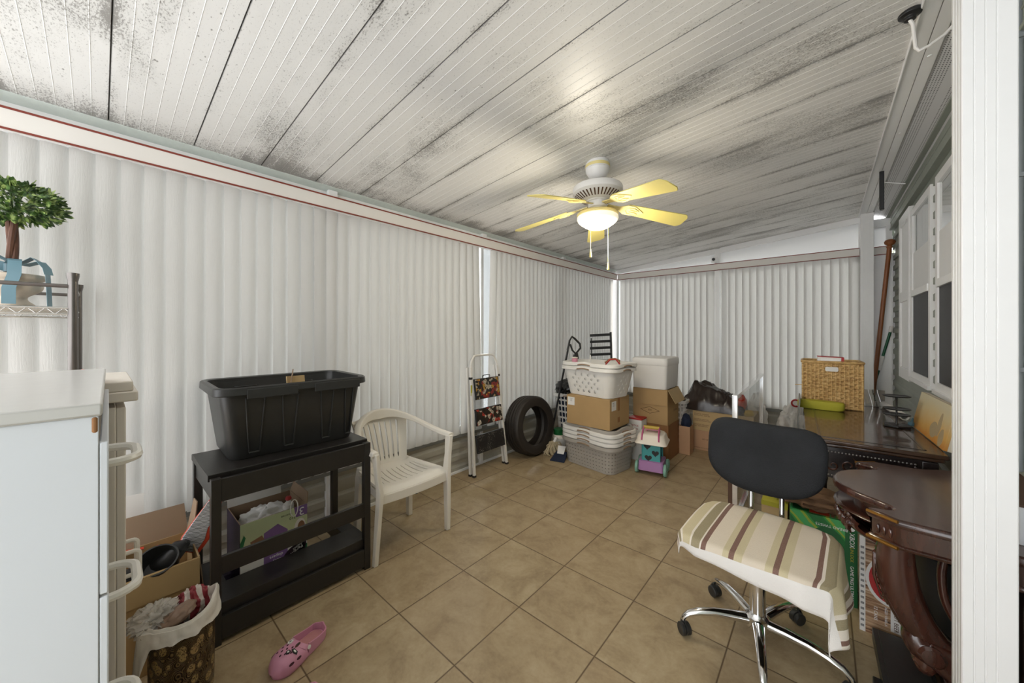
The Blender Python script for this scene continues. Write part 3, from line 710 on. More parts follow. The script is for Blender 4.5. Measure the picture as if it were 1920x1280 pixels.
# ------------------------------------------------------------------ carton with black shoes
def carton(name, label, loc, rz, w, d, h, mat, cat='box', open_=True, inner=None, t=.004, group=None):
    r = thing(name, label, cat, loc, rz, group); b = MB()
    if open_:
        b.box(-w/2, w/2, -d/2, -d/2+t, 0, h); b.box(-w/2, w/2, d/2-t, d/2, 0, h); b.box(-w/2, -w/2+t, -d/2+t, d/2-t, 0, h); b.box(w/2-t, w/2, -d/2+t, d/2-t, 0, h); b.box(-w/2+t, w/2-t, -d/2+t, d/2-t, 0, t)
    else: b.box(-w/2, w/2, -d/2, d/2, 0, h)
    b.build('body', mat, r, bevel=.0015); return r
def flap(r, a, c, dirv, L, mat, t=.004, skew=.0):
    a, c, d = Vector(a), Vector(c), Vector(dirv).normalized(); e = (c-a).normalized(); n = e.cross(d).normalized()*t/2
    q = [a, c, c+d*L-e*skew, a+d*L+e*skew]; b = MB()
    b.loft([[tuple(p-n) for p in q], [tuple(p+n) for p in q]]); return b.build('flap', mat, r)
S = carton('cardboard_box', 'open tan carton of black shoes on the floor left of the black shelf', (-2.15, .115, 0), 0, .30, .33, .39, MAT['card'])
flap(S, (.152, -.165, .388), (.152, .165, .388), (.03, 0, -1), .105, MAT['card3'])
flap(S, (-.150, -.165, .39), (-.150, .165, .39), (-.30, 0, 1), .13, MAT['cardin'], skew=.01)
flap(S, (-.148, .165, .39), (.148, .165, .39), (0, .1, -1), .15, MAT['cardin'], skew=.012)
flap(S, (-.150, .16, .39), (-.02, .166, .39), (-.05, .14, 1), .16, MAT['cardin'], skew=.035)
my = face_m((.1565, -.03, .16), (0, 1, 0), (0, 0, 1))
for k, tx in enumerate(('G.W.', 'N.W.', 'MEAS.')): text('printed_text', tx, .030, MAT['browntext'], S, face_m((.1510, .0, .215-.036*k), (0, 1, 0), (0, 0, 1)), align='LEFT')
def shoe(name, label, loc, rz, L, mat, rot=None):
    r = thing(name, label, 'shoe', loc, rz, rot=rot)
    def ring(t, h, w, z0): return [(t*L-.5*L, w*cos(a), max(z0, z0+h*sin(a))) for a in [2*pi*i/16 for i in range(16)]]
    b = MB(); b.loft([ring(t, h, w, .012) for t, h, w in ((0, .05, .022), (.03, .085, .034), (.12, .095, .037), (.25, .085, .037), (.4, .085, .040), (.55, .070, .046), (.75, .055, .050), (.92, .040, .042), (1.0, .012, .018))], cap0=True); b.build('upper', mat, r)
    b = MB(); b.prism([(t*L-.5*L, s*w) for s, seq in ((1, range(9)), (-1, range(8, -1, -1))) for i in seq for t, w in [((0, .04, .15, .3, .45, .6, .8, .93, 1.0)[i], (.02, .035, .040, .039, .040, .048, .052, .043, .015)[i])]], 0, .014); b.build('sole', MAT['ink'], r)
    return r
S1 = shoe('shoe', 'black shoe on end at the right in the tan carton, beside the red pouch', (-2.12, .185, .315), 0, .26, MAT['black'], rot=(radians(0), radians(-52), radians(80)))
S2 = shoe('shoe', 'black shoe lying at the left in the tan carton, under the white pulls', (-2.13, .055, .30), 0, .19, MAT['black'], rot=(0, radians(-12), radians(100)))
b = MB(); b.lathe([(.050, .0), (.062, .02), (.066, .05), (.066, .085), (.060, .085), (.058, .05), (.045, .02), (.01, .012)], 28)
o = b.build('black_cup', MAT['blackplastic']); o.location = (-2.09, .165, .345); o.rotation_euler = (.12, .55, 0); tag(o, 'black round cup tilted open among the shoes in the tan carton', 'cup')
# zip pouch with silver lining leaning over the carton corner
P = thing('pouch', 'red edged pouch with silver quilted lining leaning out of the tan carton', 'pouch', (-2.15, .262, .355), rot=(radians(-20), radians(-12), radians(-22)))
out = [(-.045, 0), (.04, 0), (.055, .06), (.046, .11), (.052, .15), (.038, .225), (.015, .255), (-.008, .23), (-.034, .13), (-.049, .06)]
b = MB(); b.prisma(out, -.010, .006, 'x'); b.build('cover', MAT['orange'], P, bevel=.004)
t = NT('silver_lining'); w_ = t.wave(60, 2.5, None, 'Z'); MAT['lining'] = t.fin(t.ramp(w_, [(.25, (.04, .04, .045)), (.5, (.75, .76, .77))]), .35, .5)
b = MB(); b.prisma([(x*.80-.004, y*.90+.006) for x, y in out], .006, .0095, 'x'); b.build('lining', MAT['lining'], P, bevel=.002)
b = MB(); b.tube([(-2.29, -.02, .385), (-2.28, .06, .392), (-2.27, .13, .388)], [.012, .016, .010], 8, flat=.4); b.tube([(-2.25, .17, .38), (-2.20, .20, .385), (-2.14, .215, .37)], .010, 8)
tag(b.build('strap', MAT['orange']), 'orange red strap lying across the shoes in the tan carton', 'strap')
b = MB(); b.box(0, .0015, 0, .11, 0, .30); o = b.build('paper_sheet', MAT['paper']); o.location = (-2.42, .03, .28); o.rotation_euler = (0, radians(-4), 0); tag(o, 'white paper sheet standing between the cream cabinet and the blinds', 'paper')
b = MB(); b.box(0, .11, 0, .10, 0, .28); o = b.build('carton_block', MAT['card2']); o.location = (-2.46, .02, 0); tag(o, 'narrow brown carton under the white paper sheet behind the tan carton', 'box')
# ------------------------------------------------------------------ bronze bin
W = thing('waste_bin', 'embossed bronze waste bin with white liner in front of the tan carton', 'waste bin', (-1.765, .200, 0)); W.scale = (.80, .80, 1.0)
b = MB(); b.lathe([(.092, 0), (.104, .006), (.110, .03), (.113, .10), (.114, .30), (.116, .318), (.112, .320), (.108, .30), (.104, .05), (.02, .02)], 48); b.build('bin_body', MAT['bronze'], W)
def liner(u, v):
    a = 2*pi*u; k = mnoise.noise(Vector((cos(a)*2.2, sin(a)*2.2, v*1.5))); k2 = mnoise.noise(Vector((cos(a)*6, sin(a)*6, v*4)))
    if v < .35: r = .100+.012*v/.35; z = .25+.075*v/.35
    elif v < .55: r = .112+.012*(v-.35)/.2; z = .325+.012*sin((v-.35)/.2*pi)
    else: r = .124+.010*(v-.55)/.45; z = .330-(.038+.020*sin(a*1+1.2)+.02*k)*(v-.55)/.45
    r += .009*k2*v+.010*k*v
    tail = max(0, cos(a-radians(-88)))**14
    if v > .55: z -= .19*tail*(v-.55)/.45; r += .022*tail
    rise = max(0, cos(a-radians(75)))**4
    z += rise*.05*min(1, v*2)*(1-.55*max(0, v-.55)/.45)
    return (r*cos(a), r*sin(a), z)
b = MB(); b.grid(liner, 90, 26, cu=True); b.build('liner_bag', MAT['bagwhite'], W, solid=.0012)['label'] = 'white plastic liner folded over the rim'
def crumple(name, label, cat, c, r, seed, mat, amp=.5, freq=2.6, rot=(0, 0, 0), flat=None, nu=48, nv=30):
    b = MB(); b.blob((0, 0, 0), r, seed, amp, freq, nu, nv, ridged=True, flatz=flat); o = b.build(name, mat, ang=75); o.location = c; o.rotation_euler = rot; return tag(o, label, cat)
t = NT('clear_wrap'); t.fin((.86, .82, .76), .16, 0, Coat_Weight=.5); tb = t.n.new('ShaderNodeBsdfTransparent'); mx = t.n.new('ShaderNodeMixShader'); mx.inputs[0].default_value = .58
t.bump(t.noise(24, 4, .7), .8, .01); t.l.new(t.b.outputs[0], mx.inputs[1]); t.l.new(tb.outputs[0], mx.inputs[2]); t.l.new(mx.outputs[0], t.n['Material Output'].inputs[0]); MAT['wrap'] = t.mat
crumple('plastic_wrap', 'clear crumpled plastic wrap bulging from the left of the bronze bin', 'wrapper', (-1.79, .130, .328), (.055, .062, .040), 2, MAT['wrap'], .42, 3.6)
t = NT('maroon_white_print'); w_ = t.wave(9, 5, None, 'Y'); MAT['maroon'] = t.fin(t.ramp(w_, [(.52, lin(146, 48, 60)), (.56, lin(222, 212, 206))], 'CONSTANT'), .3, 0); 
crumple('snack_bag', 'maroon and white printed bag at the back of the bronze bin', 'bag', (-1.805, .232, .315), (.038, .052, .052), 5, MAT['maroon'], .30, 1.8)
MAT['taupe'] = simple('taupe_pack', lin(150, 124, 108), .35, var=.12)
crumple('food_pouch', 'grey brown pouch lying on top of the trash in the bronze bin', 'pouch', (-1.745, .185, .330), (.032, .052, .024), 8, MAT['taupe'], .16, 1.5, rot=(.3, 0, .3))
# ------------------------------------------------------------------ black shelf console
K = thing('console_shelf', 'black wooden open console shelf carrying the black tote', 'shelf', (-1.95, .31, 0))
Wd, Dp, Ht = .705, .46, .725       # local: x backwards is -x
for y0 in (0, Wd-.035):
    for x0 in (-.035, -Dp):
        b = MB(); b.box(x0, x0+.035, y0, y0+.035, 0, Ht-.012 if x0 > -.1 else Ht-.03); b.build('leg', MAT['blackwood'], K, bevel=.0015)
b = MB(); b.box(-Dp, -.048, -.004, Wd+.004, Ht-.03, Ht); b.build('top_board', MAT['blackwood'], K, bevel=.002)
b = MB(); b.box(-.020, -.002, .035, Wd-.035, Ht-.112, Ht-.014); b.build('front_apron', MAT['blackwood'], K, bevel=.0015)
for y0 in (.008, Wd-.026):
    b = MB(); b.box(-Dp+.035, -.035, y0, y0+.018, Ht-.112, Ht-.03); b.build('side_apron', MAT['blackwood'], K, bevel=.0015)
b = MB(); b.box(-.020, -.002, .035, Wd-.035, .300, .376); b.build('middle_rail', MAT['blackwood'], K, bevel=.0015)
b = MB(); b.box(-.185, -.022, .002, Wd-.002, .092, .168); b.build('bottom_board', MAT['blackwood'], K, bevel=.0015)
b = MB(); b.box(-.020, -.002, .035, Wd-.035, .020, .118); b.build('bottom_apron', MAT['blackwood'], K, bevel=.0015)
for y0 in (.004, Wd-.084):
    b = MB(); b.box(-Dp+.035, -.185, y0, y0+.08, .092, .168); b.build('side_rail', MAT['blackwood'], K, bevel=.0015)
# black storage tote
def rr3(w, d, r, z, cx=0, cy=0, n=5): return [(cx+x, cy+y, z) for x, y in rrect(w, d, r, n)]
O = thing('storage_tote', 'large open black plastic tote standing on the black console shelf', 'tote', (-2.30, .70, .7255), -.03)
b = MB()
b.loft([rr3(.375, .565, .05, 0), rr3(.390, .585, .06, .012), rr3(.460, .665, .06, .335), rr3(.448, .653, .055, .335), rr3(.378, .573, .05, .018)], cap0=True, cap1=True); b.build('tub', MAT['blackplastic'], O)
b = MB(); b.loft([rr3(.455, .660, .06, .318), rr3(.515, .712, .07, .318), rr3(.520, .716, .07, .322), rr3(.516, .712, .07, .352), rr3(.500, .696, .065, .358), rr3(.452, .655, .055, .354), rr3(.450, .652, .055, .335)], cap0=False, cap1=False); b.build('rim', MAT['blackplastic'], O, ang=30)
for y0, y1 in ((-.235, -.02), (.06, .30)):
    b = MB(); b.prisma([(.254, .300), (.262, .300), (.262, .345), (.254, .345)], y0, y1, 'y'); b.build('rim_tab', MAT['blackplastic'], O, bevel=.002)
for yc, tw in ((-.195, .075), (-.045, .07), (.135, .065), (.255, .045)):
    b = MB()
    for sg in (-1, 1):
        b.loft([[(xx+dx, yy+dy, z) for dx, dy in ((-.008, -.004), (.004, -.003), (.004, .003), (-.008, .004))] for z, xx, yy in ((.03, .198, yc+sg*tw*.28), (.16, .2135, yc+sg*tw*.40), (.30, .228, yc+sg*tw*.52))])
    b.box(.194, .205, yc-tw*.28, yc+tw*.28, .026, .034); b.build('rib', MAT['blackplastic'], O, bevel=.002)
for sg in (-1, 1):
    b = MB(); loopU(b, (-.224, sg*.15-.05, .305), (-.224, sg*.15+.05, .305), (.018, 0, 0), .004, .008); b.build('inner_clip', MAT['blackplastic'], O)
X1 = MB(); X1.box(-.003, .003, -.085, .085, -.15, .15); o = X1.build('cardboard_piece', MAT['cardin'], bevel=.001); o.location = (-2.33, .715, .965); o.rotation_euler = (.10, .15, radians(72)); tag(o, 'narrow cardboard strip standing crosswise in the black tote', 'cardboard')
X1 = MB(); X1.box(-.003, .003, -.055, .055, -.14, .14); o = X1.build('cardboard_piece', MAT['card3'], bevel=.001); o.location = (-2.245, .735, .955); o.rotation_euler = (-.05, -.18, radians(20)); tag(o, 'light cardboard flap leaning at the front of the black tote', 'cardboard')
# ------------------------------------------------------------------ diaper carton (upside down print)
Q = thing('carton', 'purple and green printed diaper carton on the floor behind the black shelf rails', 'box', (-2.275, .60, 0), 0)
w, d, h, t_ = .26, .30, .40, .004; b = MB()
b.box(-w/2, -w/2+t_, -d/2, d/2, 0, h); b.box(-w/2+t_, w/2-t_, -d/2, -d/2+t_, 0, h); b.box(-w/2+t_, w/2-t_, d/2-t_, d/2, 0, h); b.box(w/2-t_, w/2, -d/2, d/2, 0, h); b.box(-w/2+t_, w/2-t_, -d/2+t_, d/2-t_, 0, t_); b.build('body', MAT['cardin'], Q)
b = MB(); b.box(-w/2, w/2, -d/2-.002, -d/2, 0, h); b.build('end_print', MAT['purplebox'], Q)['label'] = 'dark purple end panel'
b = MB(); b.box(w/2, w/2+.001, -d/2, d/2, 0, h); fr = b.build('front_print', MAT['paper'], Q); fr['label'] = 'printed front panel'
xf = w/2+.001
def patch(poly, mat, dz=.0008, name='print_patch', par=None): b = MB(); b.prisma(poly, xf, xf+dz, 'x'); return b.build(name, mat, par or Q)
def ell(cy, cz, ry, rz_, n=20, rot=0):
    return [(cy+ry*cos(a)*cos(rot)-rz_*sin(a)*sin(rot), cz+ry*cos(a)*sin(rot)+rz_*sin(a)*cos(rot)) for a in [2*pi*i/n for i in range(n)]]
patch([(-d/2, .26), (d/2, .26), (d/2, h), (-d/2, h)], MAT['greenpale'])
patch([(-.052, .0), (.055, .0), (.055, .30), (.01, .345), (-.052, .32)], MAT['violet'], .0012)
patch([(.095, .345), (d/2, .345), (d/2, h), (.085, h)], MAT['violet'], .0012)
patch(ell(.085, .165, .058, .032, rot=.5)+[], MAT['plum'], .0016); patch(ell(.115, .185, .030, .036, rot=-.4), MAT['plum'], .0016)
patch([(-d/2, .31), (-.135, .345), (-.128, .33), (-.142, .27), (-d/2, .26)], MAT['leafprint'], .0012)
for (y0, z0) in ((-.15, .12), (-.15, .05), (.15, .09), (.15, .15)):
    s_ = 1 if y0 < 0 else -1
    patch([(y0, z0-.02), (y0+s_*.035, z0+.0), (y0+s_*.045, z0+.028), (y0, z0+.035)], MAT['leafprint'], .0012)
patch([(-.11, .30), (-.06, .315), (-.045, .28), (-.06, .22), (-.095, .23), (-.10, .27)], MAT['brownprint'], .0014); patch(ell(-.075, .265, .012, .016), MAT['paper'], .0018)
patch(ell(.115, .285, .028, .050), MAT['paper'], .0016); patch(ell(.120, .285, .018, .034), MAT['brownprint'], .0019); patch(ell(.112, .27, .010, .014), MAT['paper'], .0021)
mirr = lambda y, z: face_m((xf+.0016, y, z), (0, -1, 0), (0, 0, -1))
text('printed_text', 'baby', .021, MAT['whiteprint'], Q, mirr(.005, .160)); text('printed_text', 'diapers', .021, MAT['whiteprint'], Q, mirr(.003, .183)); text('printed_text', '210', .026, MAT['whiteprint'], Q, mirr(.03, .212)); text('printed_text', '3', .034, MAT['whiteprint'], Q, mirr(-.008, .212)); text('printed_text', 'unscented', .012, MAT['whiteprint'], Q, mirr(.002, .139))
text('printed_text', "Parent's", .024, MAT['whiteprint'], Q, face_m((xf+.0022, .092, .168), (0, -.9, -.42), (0, .42, -.9))); text('printed_text', 'CHOICE', .013, MAT['whiteprint'], Q, face_m((xf+.0022, .102, .190), (0, -.9, -.42), (0, .42, -.9)))
text('printed_text', '3', .06, MAT['whiteprint'], Q, mirr(.122, .372)); text('printed_text', '210', .02, MAT['ink'], Q, mirr(.078, .35)); text('printed_text', 'COUNT SIZE', .009, MAT['ink'], Q, mirr(.05, .375))
flap(Q, (-w/2, -d/2, h), (-w/2, d/2-.05, h), (-.12, 0, 1), .09, MAT['paper'])
flap(Q, (-w/2, d/2, h), (w/2, d/2, h), (0, .22, 1), .055, MAT['cardin'], skew=.02)
b = MB()
for k in range(1): b.tube([(xf+.004+.003*k, .085+.055*k+.018*cos(a), .40+.045*sin(a)) for a in [pi*2*i/14 for i in range(15)]], .0025, 6)
b.build('string_handle', MAT['whiteplastic'], Q)
crumple('stuffing', 'crumpled white paper stuffed inside the printed diaper carton', 'paper', (-2.29, .60, .33), (.10, .12, .055), 12, MAT['paper'], .35, 2.4)
b = MB(); b.lathe([(.02, 0), (.028, .01), (.026, .03), (.012, .042), (.010, .05)], 16); b.lathe([(.010, .05), (.016, .058), (.012, .07), (.002, .074)], 16, 1)
o = b.build('ornament', [MAT['paper'], MAT['red']]); o.location = (-2.23, .685, .365); tag(o, 'small white and red ornament on the paper in the diaper carton', 'ornament')
b = MB(); b.box(-.07, .07, -.05, .07, 0, .13); o = b.build('dark_bundle', MAT['purplebox'], bevel=.02); o.location = (-2.30, .385, 0); tag(o, 'dark bundle on the floor between the black shelf end and the diaper carton', 'bundle')
# ------------------------------------------------------------------ resin chair
C = thing('resin_chair', 'white resin armchair with slotted back beside the black shelf', 'chair', (-2.11, 1.30, 0), -.02)
def seatP(u, v):    # u across y, v front (0) to back (1)
    wd = .235-.045*v; y = (u-.5)*2*wd; x = .205-.39*v
    z = .425-.030*sin(pi*v)*(1-abs(2*u-1)**3)-.018*(1-v)*(1 if v > .04 else .6)*0-(.028*max(0, 1-v/.12)**2)+.02*v*0
    return (x-.02*(abs(2*u-1)**2)*(1-v)*.8, y, z)
us = [0, .10]+[.10+.8*i/9 for i in range(1, 10)]+[1.0]; vs_c = [0, .04, .08, .14, .24, .82, .92, 1]
b = MB(); b.holed(seatP, us, [0, .04, .08, .14, .26, .84, .92, 1], lambda i, j: (.16, .92, .0) if (1 <= i <= 9 and j == 4) else None, p=5)
b.build('seat', MAT['chairwhite'], C, solid=.012, soff=0, weld=True, ang=40, recalc=False)
b = MB()
b.loft([[( .208-.02*(2*u-1)**2*1.0+dx, (u-.5)*.47, z) for dx, z in ((0, .402), (.006, .396), (.006, .345-.0+.028*(2*u-1)**2*0), (-.006, .345))] for u in [i/12 for i in range(13)]])
for s in (-1, 1): b.loft([[(x, s*(.232-.045*(.2-x)/.39)+dy, z) for dy, z in ((-.006, .405), (.006, .405), (.006, .36), (-.006, .36))] for x in (.19, .06, -.07, -.18)])
b.build('seat_skirt', MAT['chairwhite'], C, bevel=.003)
def backP(u, v):
    wd = .150+.055*v; a = (u-.5)*2; x = -.185-.105*v-.012*v*v+.045*a*a*(.5+.5*v); z = .415+.325*v+.0*a
    return (x, a*wd, z)
us = [0, .13]+[.13+.74*i/7 for i in range(1, 8)]+[1]
b = MB(); b.holed(backP, us, [0, .10, .90, 1.0], lambda i, j: (.36, .95, 0) if (1 <= i <= 7 and j == 1) else None, p=6)
def backP2(u, v): p = backP(u, .1+.8*v); return p
b.build('backrest', MAT['chairwhite'], C, solid=.010, weld=True, ang=40, recalc=False)
def armring(p, tn, w, t):
    tn = Vector(tn).normalized(); side = Vector((tn.y, -tn.x, 0)).normalized(); up = side.cross(tn)
    return [tuple(Vector(p)+side*a+up*c) for a, c in ((-w/2, -t/2), (-w/2+.008, t/2), (0, t/2+.004), (w/2-.008, t/2), (w/2, -t/2), (0, -t/2+.003))]
path = []
for i in range(33):
    a = -pi/2+pi*i/32; q = i/32
    y = .268*sin(a)*(1 if True else 1); x = .20-.48*max(0, cos(a))**.62; z = .645+.135*max(0, cos(a))**1.6
    path.append(Vector((x, y, z)))
rings = []
for i, p in enumerate(path):
    tn = path[min(i+1, 32)]-path[max(i-1, 0)]; q = abs(i/32-.5)*2
    c = armring(p, tn, .050+.0*q, .022)
    if q < .62: k = (1-q/.62); c = [(x, y, z-(.028*k if j in (0, 4, 5) else 0)*1.6) for j, (x, y, z) in enumerate(c)]
    rings.append(c)
b = MB(); b.loft(rings); b.build('armrest_rail', MAT['chairwhite'], C, bevel=.004, ang=50)
for s in (-1, 1):
    b = MB(); b.loft([[(x+dx, s*(y+dy), z) for dx, dy in ((-.024*k, -.014), (.020*k, -.014), (.024*k, .012), (-.012*k, .016))] for x, y, z, k in ((.185, .262, .645, 1.2), (.187, .252, .52, .95), (.190, .240, .42, 1.25), (.188, .243, .34, 1.15), (.180, .252, .15, .9), (.172, .258, 0, .72))]); b.build('front_leg', MAT['chairwhite'], C, bevel=.004)
    b = MB(); b.loft([[(x+dx, s*(y+dy), z) for dx, dy in ((-.026*k, -.020), (.022*k, -.020), (.022*k, .012), (-.026*k, .016))] for x, y, z, k in ((-.20, .165, .44, 1.2), (-.185, .185, .38, 1.15), (-.19, .192, .20, .95), (-.195, .198, 0, .75))]); b.build('rear_leg', MAT['chairwhite'], C, bevel=.004)
b = MB(); b.lathe([(.012, 0), (.013, .004), (.010, .018), (.003, .02)], 14); o = b.build('rubber_stopper', MAT['black']); o.location = (-2.553, 1.726, 0); tag(o, 'tiny black rubber stopper on the floor behind the resin chair', 'stopper')
# ------------------------------------------------------------------ pink clogs
def clog(label, loc, rz, charms=True):
    r = thing('clog', label, 'shoe', loc, rz, 'pink foam clogs on the floor' if False else None)
    L = .245                                    # toe at +x
    def hw(t): return (.036+.010*sin(pi*min(1, t*1.15))) if t < .45 else .0455+.008*sin(pi*(t-.45)/.55)
    def side(t):
        w = hw(t); e = min(1, t/.10, (1-t)/.20); return w*sqrt(max(.0, 1-(1-e)**2))+.0005
    ts = [0, .01, .03, .06, .1, .16, .25, .35, .45, .55, .65, .75, .83, .90, .95, .985, 1]
    out = [(t*L-L/2, side(t)) for t in ts]+[(t*L-L/2, -side(t)) for t in reversed(ts)]
    b = MB(); b.loft([[(x*.985, y*.94, 0) for x, y in out], [(x, y*1.04, .008) for x, y in out], [(x, y*1.04, .020) for x, y in out], [(x*.98, y*.95, .024) for x, y in out]]); b.build('sole', MAT['clog'], r, ang=50)
    b = MB(); b.prism([(x*.93, y*.84) for x, y in out], .024, .0262); b.build('footbed', MAT['clogin'], r)
    def up(u, v):    # dome over the toe half: v along, u across
        t = .50+.50*v; w = side(min(t, .999))*1.02; h = (.050-.002*v)*sqrt(max(0, 1-max(0, (v-.35)/.65)**2.6))+.004
        a = pi*u; x = t*L-L/2+.010*sin(a)*(1-v); return (x, -w*cos(a), .018+h*max(0, sin(a))**.72)
    b = MB(); b.grid(up, 26, 18); vp = b.build('upper', MAT['clog'], r, solid=.006, soff=1, ang=60)
    def heel(u, v):
        a = u; # around from +y side to -y side
        t = .46-.46*sin(pi*u); w = side(max(t, .012)); s = cos(pi*u)
        k = abs(s); x = t*L-L/2; y = w*(1 if u < .5 else -1)*(1 if t > .10 else min(1, k*2.2)); hgt = .030+.020*(1-sin(pi*u))**1.5*.9+.014*sin(pi*u)**6
        return (x-.003*v*sin(pi*u), y*(1+.03*v), .014+(hgt)*v)
    b = MB(); b.grid(heel, 80, 5); b.build('heel_wall', MAT['clog'], r, solid=.005, ang=60)
    b = MB(); rings = []
    for i in range(21):
        a = pi*i/20; x = -.004+.026*sin(a); y = -.049*cos(a); z = .044+.028*sin(a)**.8
        n = Vector((0, -cos(a), sin(a)+.2)).normalized()
        rings.append([(x+dx, y+n.y*dn, z+n.z*dn) for dx, dn in ((-.012, -.001), (.012, -.001), (.012, .004), (-.012, .004))])
    b.loft(rings); b.build('strap', MAT['clog'], r, bevel=.0015)
    for s in (-1, 1):
        b = MB(); b.cyl((-.008, s*.045, .047), (-.008, s*.054, .049), .008, n=16); b.build('rivet', MAT['whiteplastic'], r)
    b = MB()
    def spot(u, v, s1, s2, off=.0072, n=12):
        p = Vector(up(u, v)); du = (Vector(up(min(1, u+.02), v))-Vector(up(max(0, u-.02), v))).normalized(); dv = (Vector(up(u, min(1, v+.03)))-Vector(up(u, max(0, v-.03)))).normalized(); nn = du.cross(dv).normalized(); nn = nn if nn.z > -.2 else -nn
        return p+nn*off, du, dv, nn
    for (u, v, s1, s2) in [(.42, .30, .003, .005), (.58, .30, .003, .005), (.50, .42, .003, .005), (.35, .42, .003, .005), (.66, .45, .003, .005), (.44, .55, .003, .005), (.57, .58, .003, .005), (.50, .68, .003, .005), (.34, .62, .0028, .0045), (.12, .35, .005, .011), (.13, .62, .005, .011), (.88, .35, .005, .011), (.87, .62, .005, .011)]:
        p, du, dv, nn = spot(u, v, s1, s2)
        b.loft([[tuple(p+nn*q+du*s1*cos(a)+dv*s2*sin(a)) for a in [2*pi*i/10 for i in range(10)]] for q in (-.001, .0004)])
    b.build('vent_holes', MAT['hole'], vp)
    if charms:
        for (u, v, s1, s2, m1, m2) in ((.40, .16, .0105, .0115, 'paper', 'greytext'), (.63, .14, .005, .013, 'trunk', 'ink'), (.60, .50, .008, .009, 'ink', 'paper'), (.70, .36, .015, .007, 'ink', 'paper')):
            p, du, dv, nn = spot(u, v, s1, s2, .008); b = MB()
            b.loft([[tuple(p+nn*q+du*s1*(1+.12*sin(5*a))*cos(a)+dv*s2*(1+.12*sin(5*a))*sin(a)) for a in [2*pi*i/20 for i in range(20)]] for q in (-.002, .0025)])
            b.loft([[tuple(p+nn*q+du*s1*.5*cos(a)+dv*s2*.5*sin(a)) for a in [2*pi*i/12 for i in range(12)]] for q in (.002, .0032)], 1); b.build('charm', [MAT[m1], MAT[m2]], r, bevel=.0006)
    return r
clog('pink foam clog with charms, sole down on the tiles near the bronze bin', (-1.645, .545, 0), radians(-70)).scale = (.92, .92, .92)
clog('second pink clog, only its edge showing at the bottom of the photo', (-1.405, .405, 0), radians(-100), False)
# ================================================================== MIDDLE AND FAR CORNER
def ringidx(nl, ns, nc=4):
    """sampling plan of a rounded rectangle: list of (kind, t); kinds are cells between points"""
    plan = []
    for k, n in enumerate((ns, nl, ns, nl)):
        for i in range(nc): plan.append((k, 'c', i/nc))
        for i in range(n): plan.append((k, 's', i/n))
    return plan
def ringP(plan, w, d, r):
    cs = [(w/2-r, -d/2+r, -pi/2), (w/2-r, d/2-r, 0), (-w/2+r, d/2-r, pi/2), (-w/2+r, -d/2+r, pi)]
    out = []
    for k, kind, t in plan:
        cx, cy, a0 = cs[k]
        if kind == 'c': a = a0+pi/2*t; out.append((cx+r*cos(a), cy+r*sin(a)))
        else:
            a = a0+pi/2; p = (cx+r*cos(a), cy+r*sin(a)); c2 = cs[(k+1) % 4]; q = (c2[0]+r*cos(c2[2]), c2[1]+r*sin(c2[2]))
            out.append((p[0]+(q[0]-p[0])*t, p[1]+(q[1]-p[1])*t))
    return out
def basket(name, label, cat, loc, rz, w0, d0, w1, d1, h, r, mat, rimmat, nl, ns, rows, hole, group=None, rim=.03, hump=.012, p=2.0, solid=.0025, bottom=True):
    root = thing(name, label, cat, loc, rz, group); plan = ringidx(nl, ns); N = len(plan)
    A = ringP(plan, w0, d0, r*.9); B = ringP(plan, w1, d1, r)
    def P(u, v):
        f = u*N; i = int(math.floor(f+1e-9)); t = f-i
        q = [A[i % N][k]+(A[(i+1) % N][k]-A[i % N][k])*t for k in (0, 1)]; s = [B[i % N][k]+(B[(i+1) % N][k]-B[i % N][k])*t for k in (0, 1)]
        return (q[0]+(s[0]-q[0])*v, q[1]+(s[1]-q[1])*v, .004+(h-.004)*v)
    b = MB(); b.holed(P, [i/N for i in range(N+1)], rows, lambda i, j: hole(plan[i % N], i, j), p=p)
    if bottom: b.add([(x*.96, y*.96, .001) for x, y in A]+[(x, y, .004) for x, y in A], [tuple(range(N))]+[(i, (i+1) % N, N+(i+1) % N, N+i) for i in range(N)])
    b.build('tub', mat, root, solid=solid, weld=True, ang=50, recalc=False)
    b = MB(); hm = lambda x, y: hump*(max(0, 1-(x/(w1*.17))**2)*(1 if abs(x) < w1*.17 else 0)+(max(0, 1-(y/(d1*.2))**2) if abs(y) < d1*.2 and abs(x) > w1*.4 else 0))
    rr_ = []
    for o, dz, kk in ((0, 0, .8), (.012, .004, 1), (.022, -.002, 1), (.024, -rim, 1), (.020, -rim, 1), (.018, -.006, 1), (.004, -.006, .8)):
        R_ = ringP(plan, w1+2*o, d1+2*o, r+o); rr_.append([(x, y, h+dz+hm(x, y)*kk) for x, y in R_])
    b.loft(rr_+[rr_[0]], cap0=False, cap1=False); b.build('rim', rimmat, root, ang=45)
    for sx, sy in ((0, -1), (0, 1), (1, 0), (-1, 0)):
        b = MB(); L = w1*.12 if sx == 0 else d1*.14
        px, py = sx*(w1/2+.0235), sy*(d1/2+.0235)
        pts = [(px+(t*L if sx == 0 else sx*.0005), py+(t*L if sy == 0 else sy*.0005), h-rim*.62+.008*(1-t*t)) for t in [-1+.25*i for i in range(9)]]
        b.tube(pts, .0075, 8, flat=.8); b.build('handle_slot', MAT['cardin'], root)
    return root
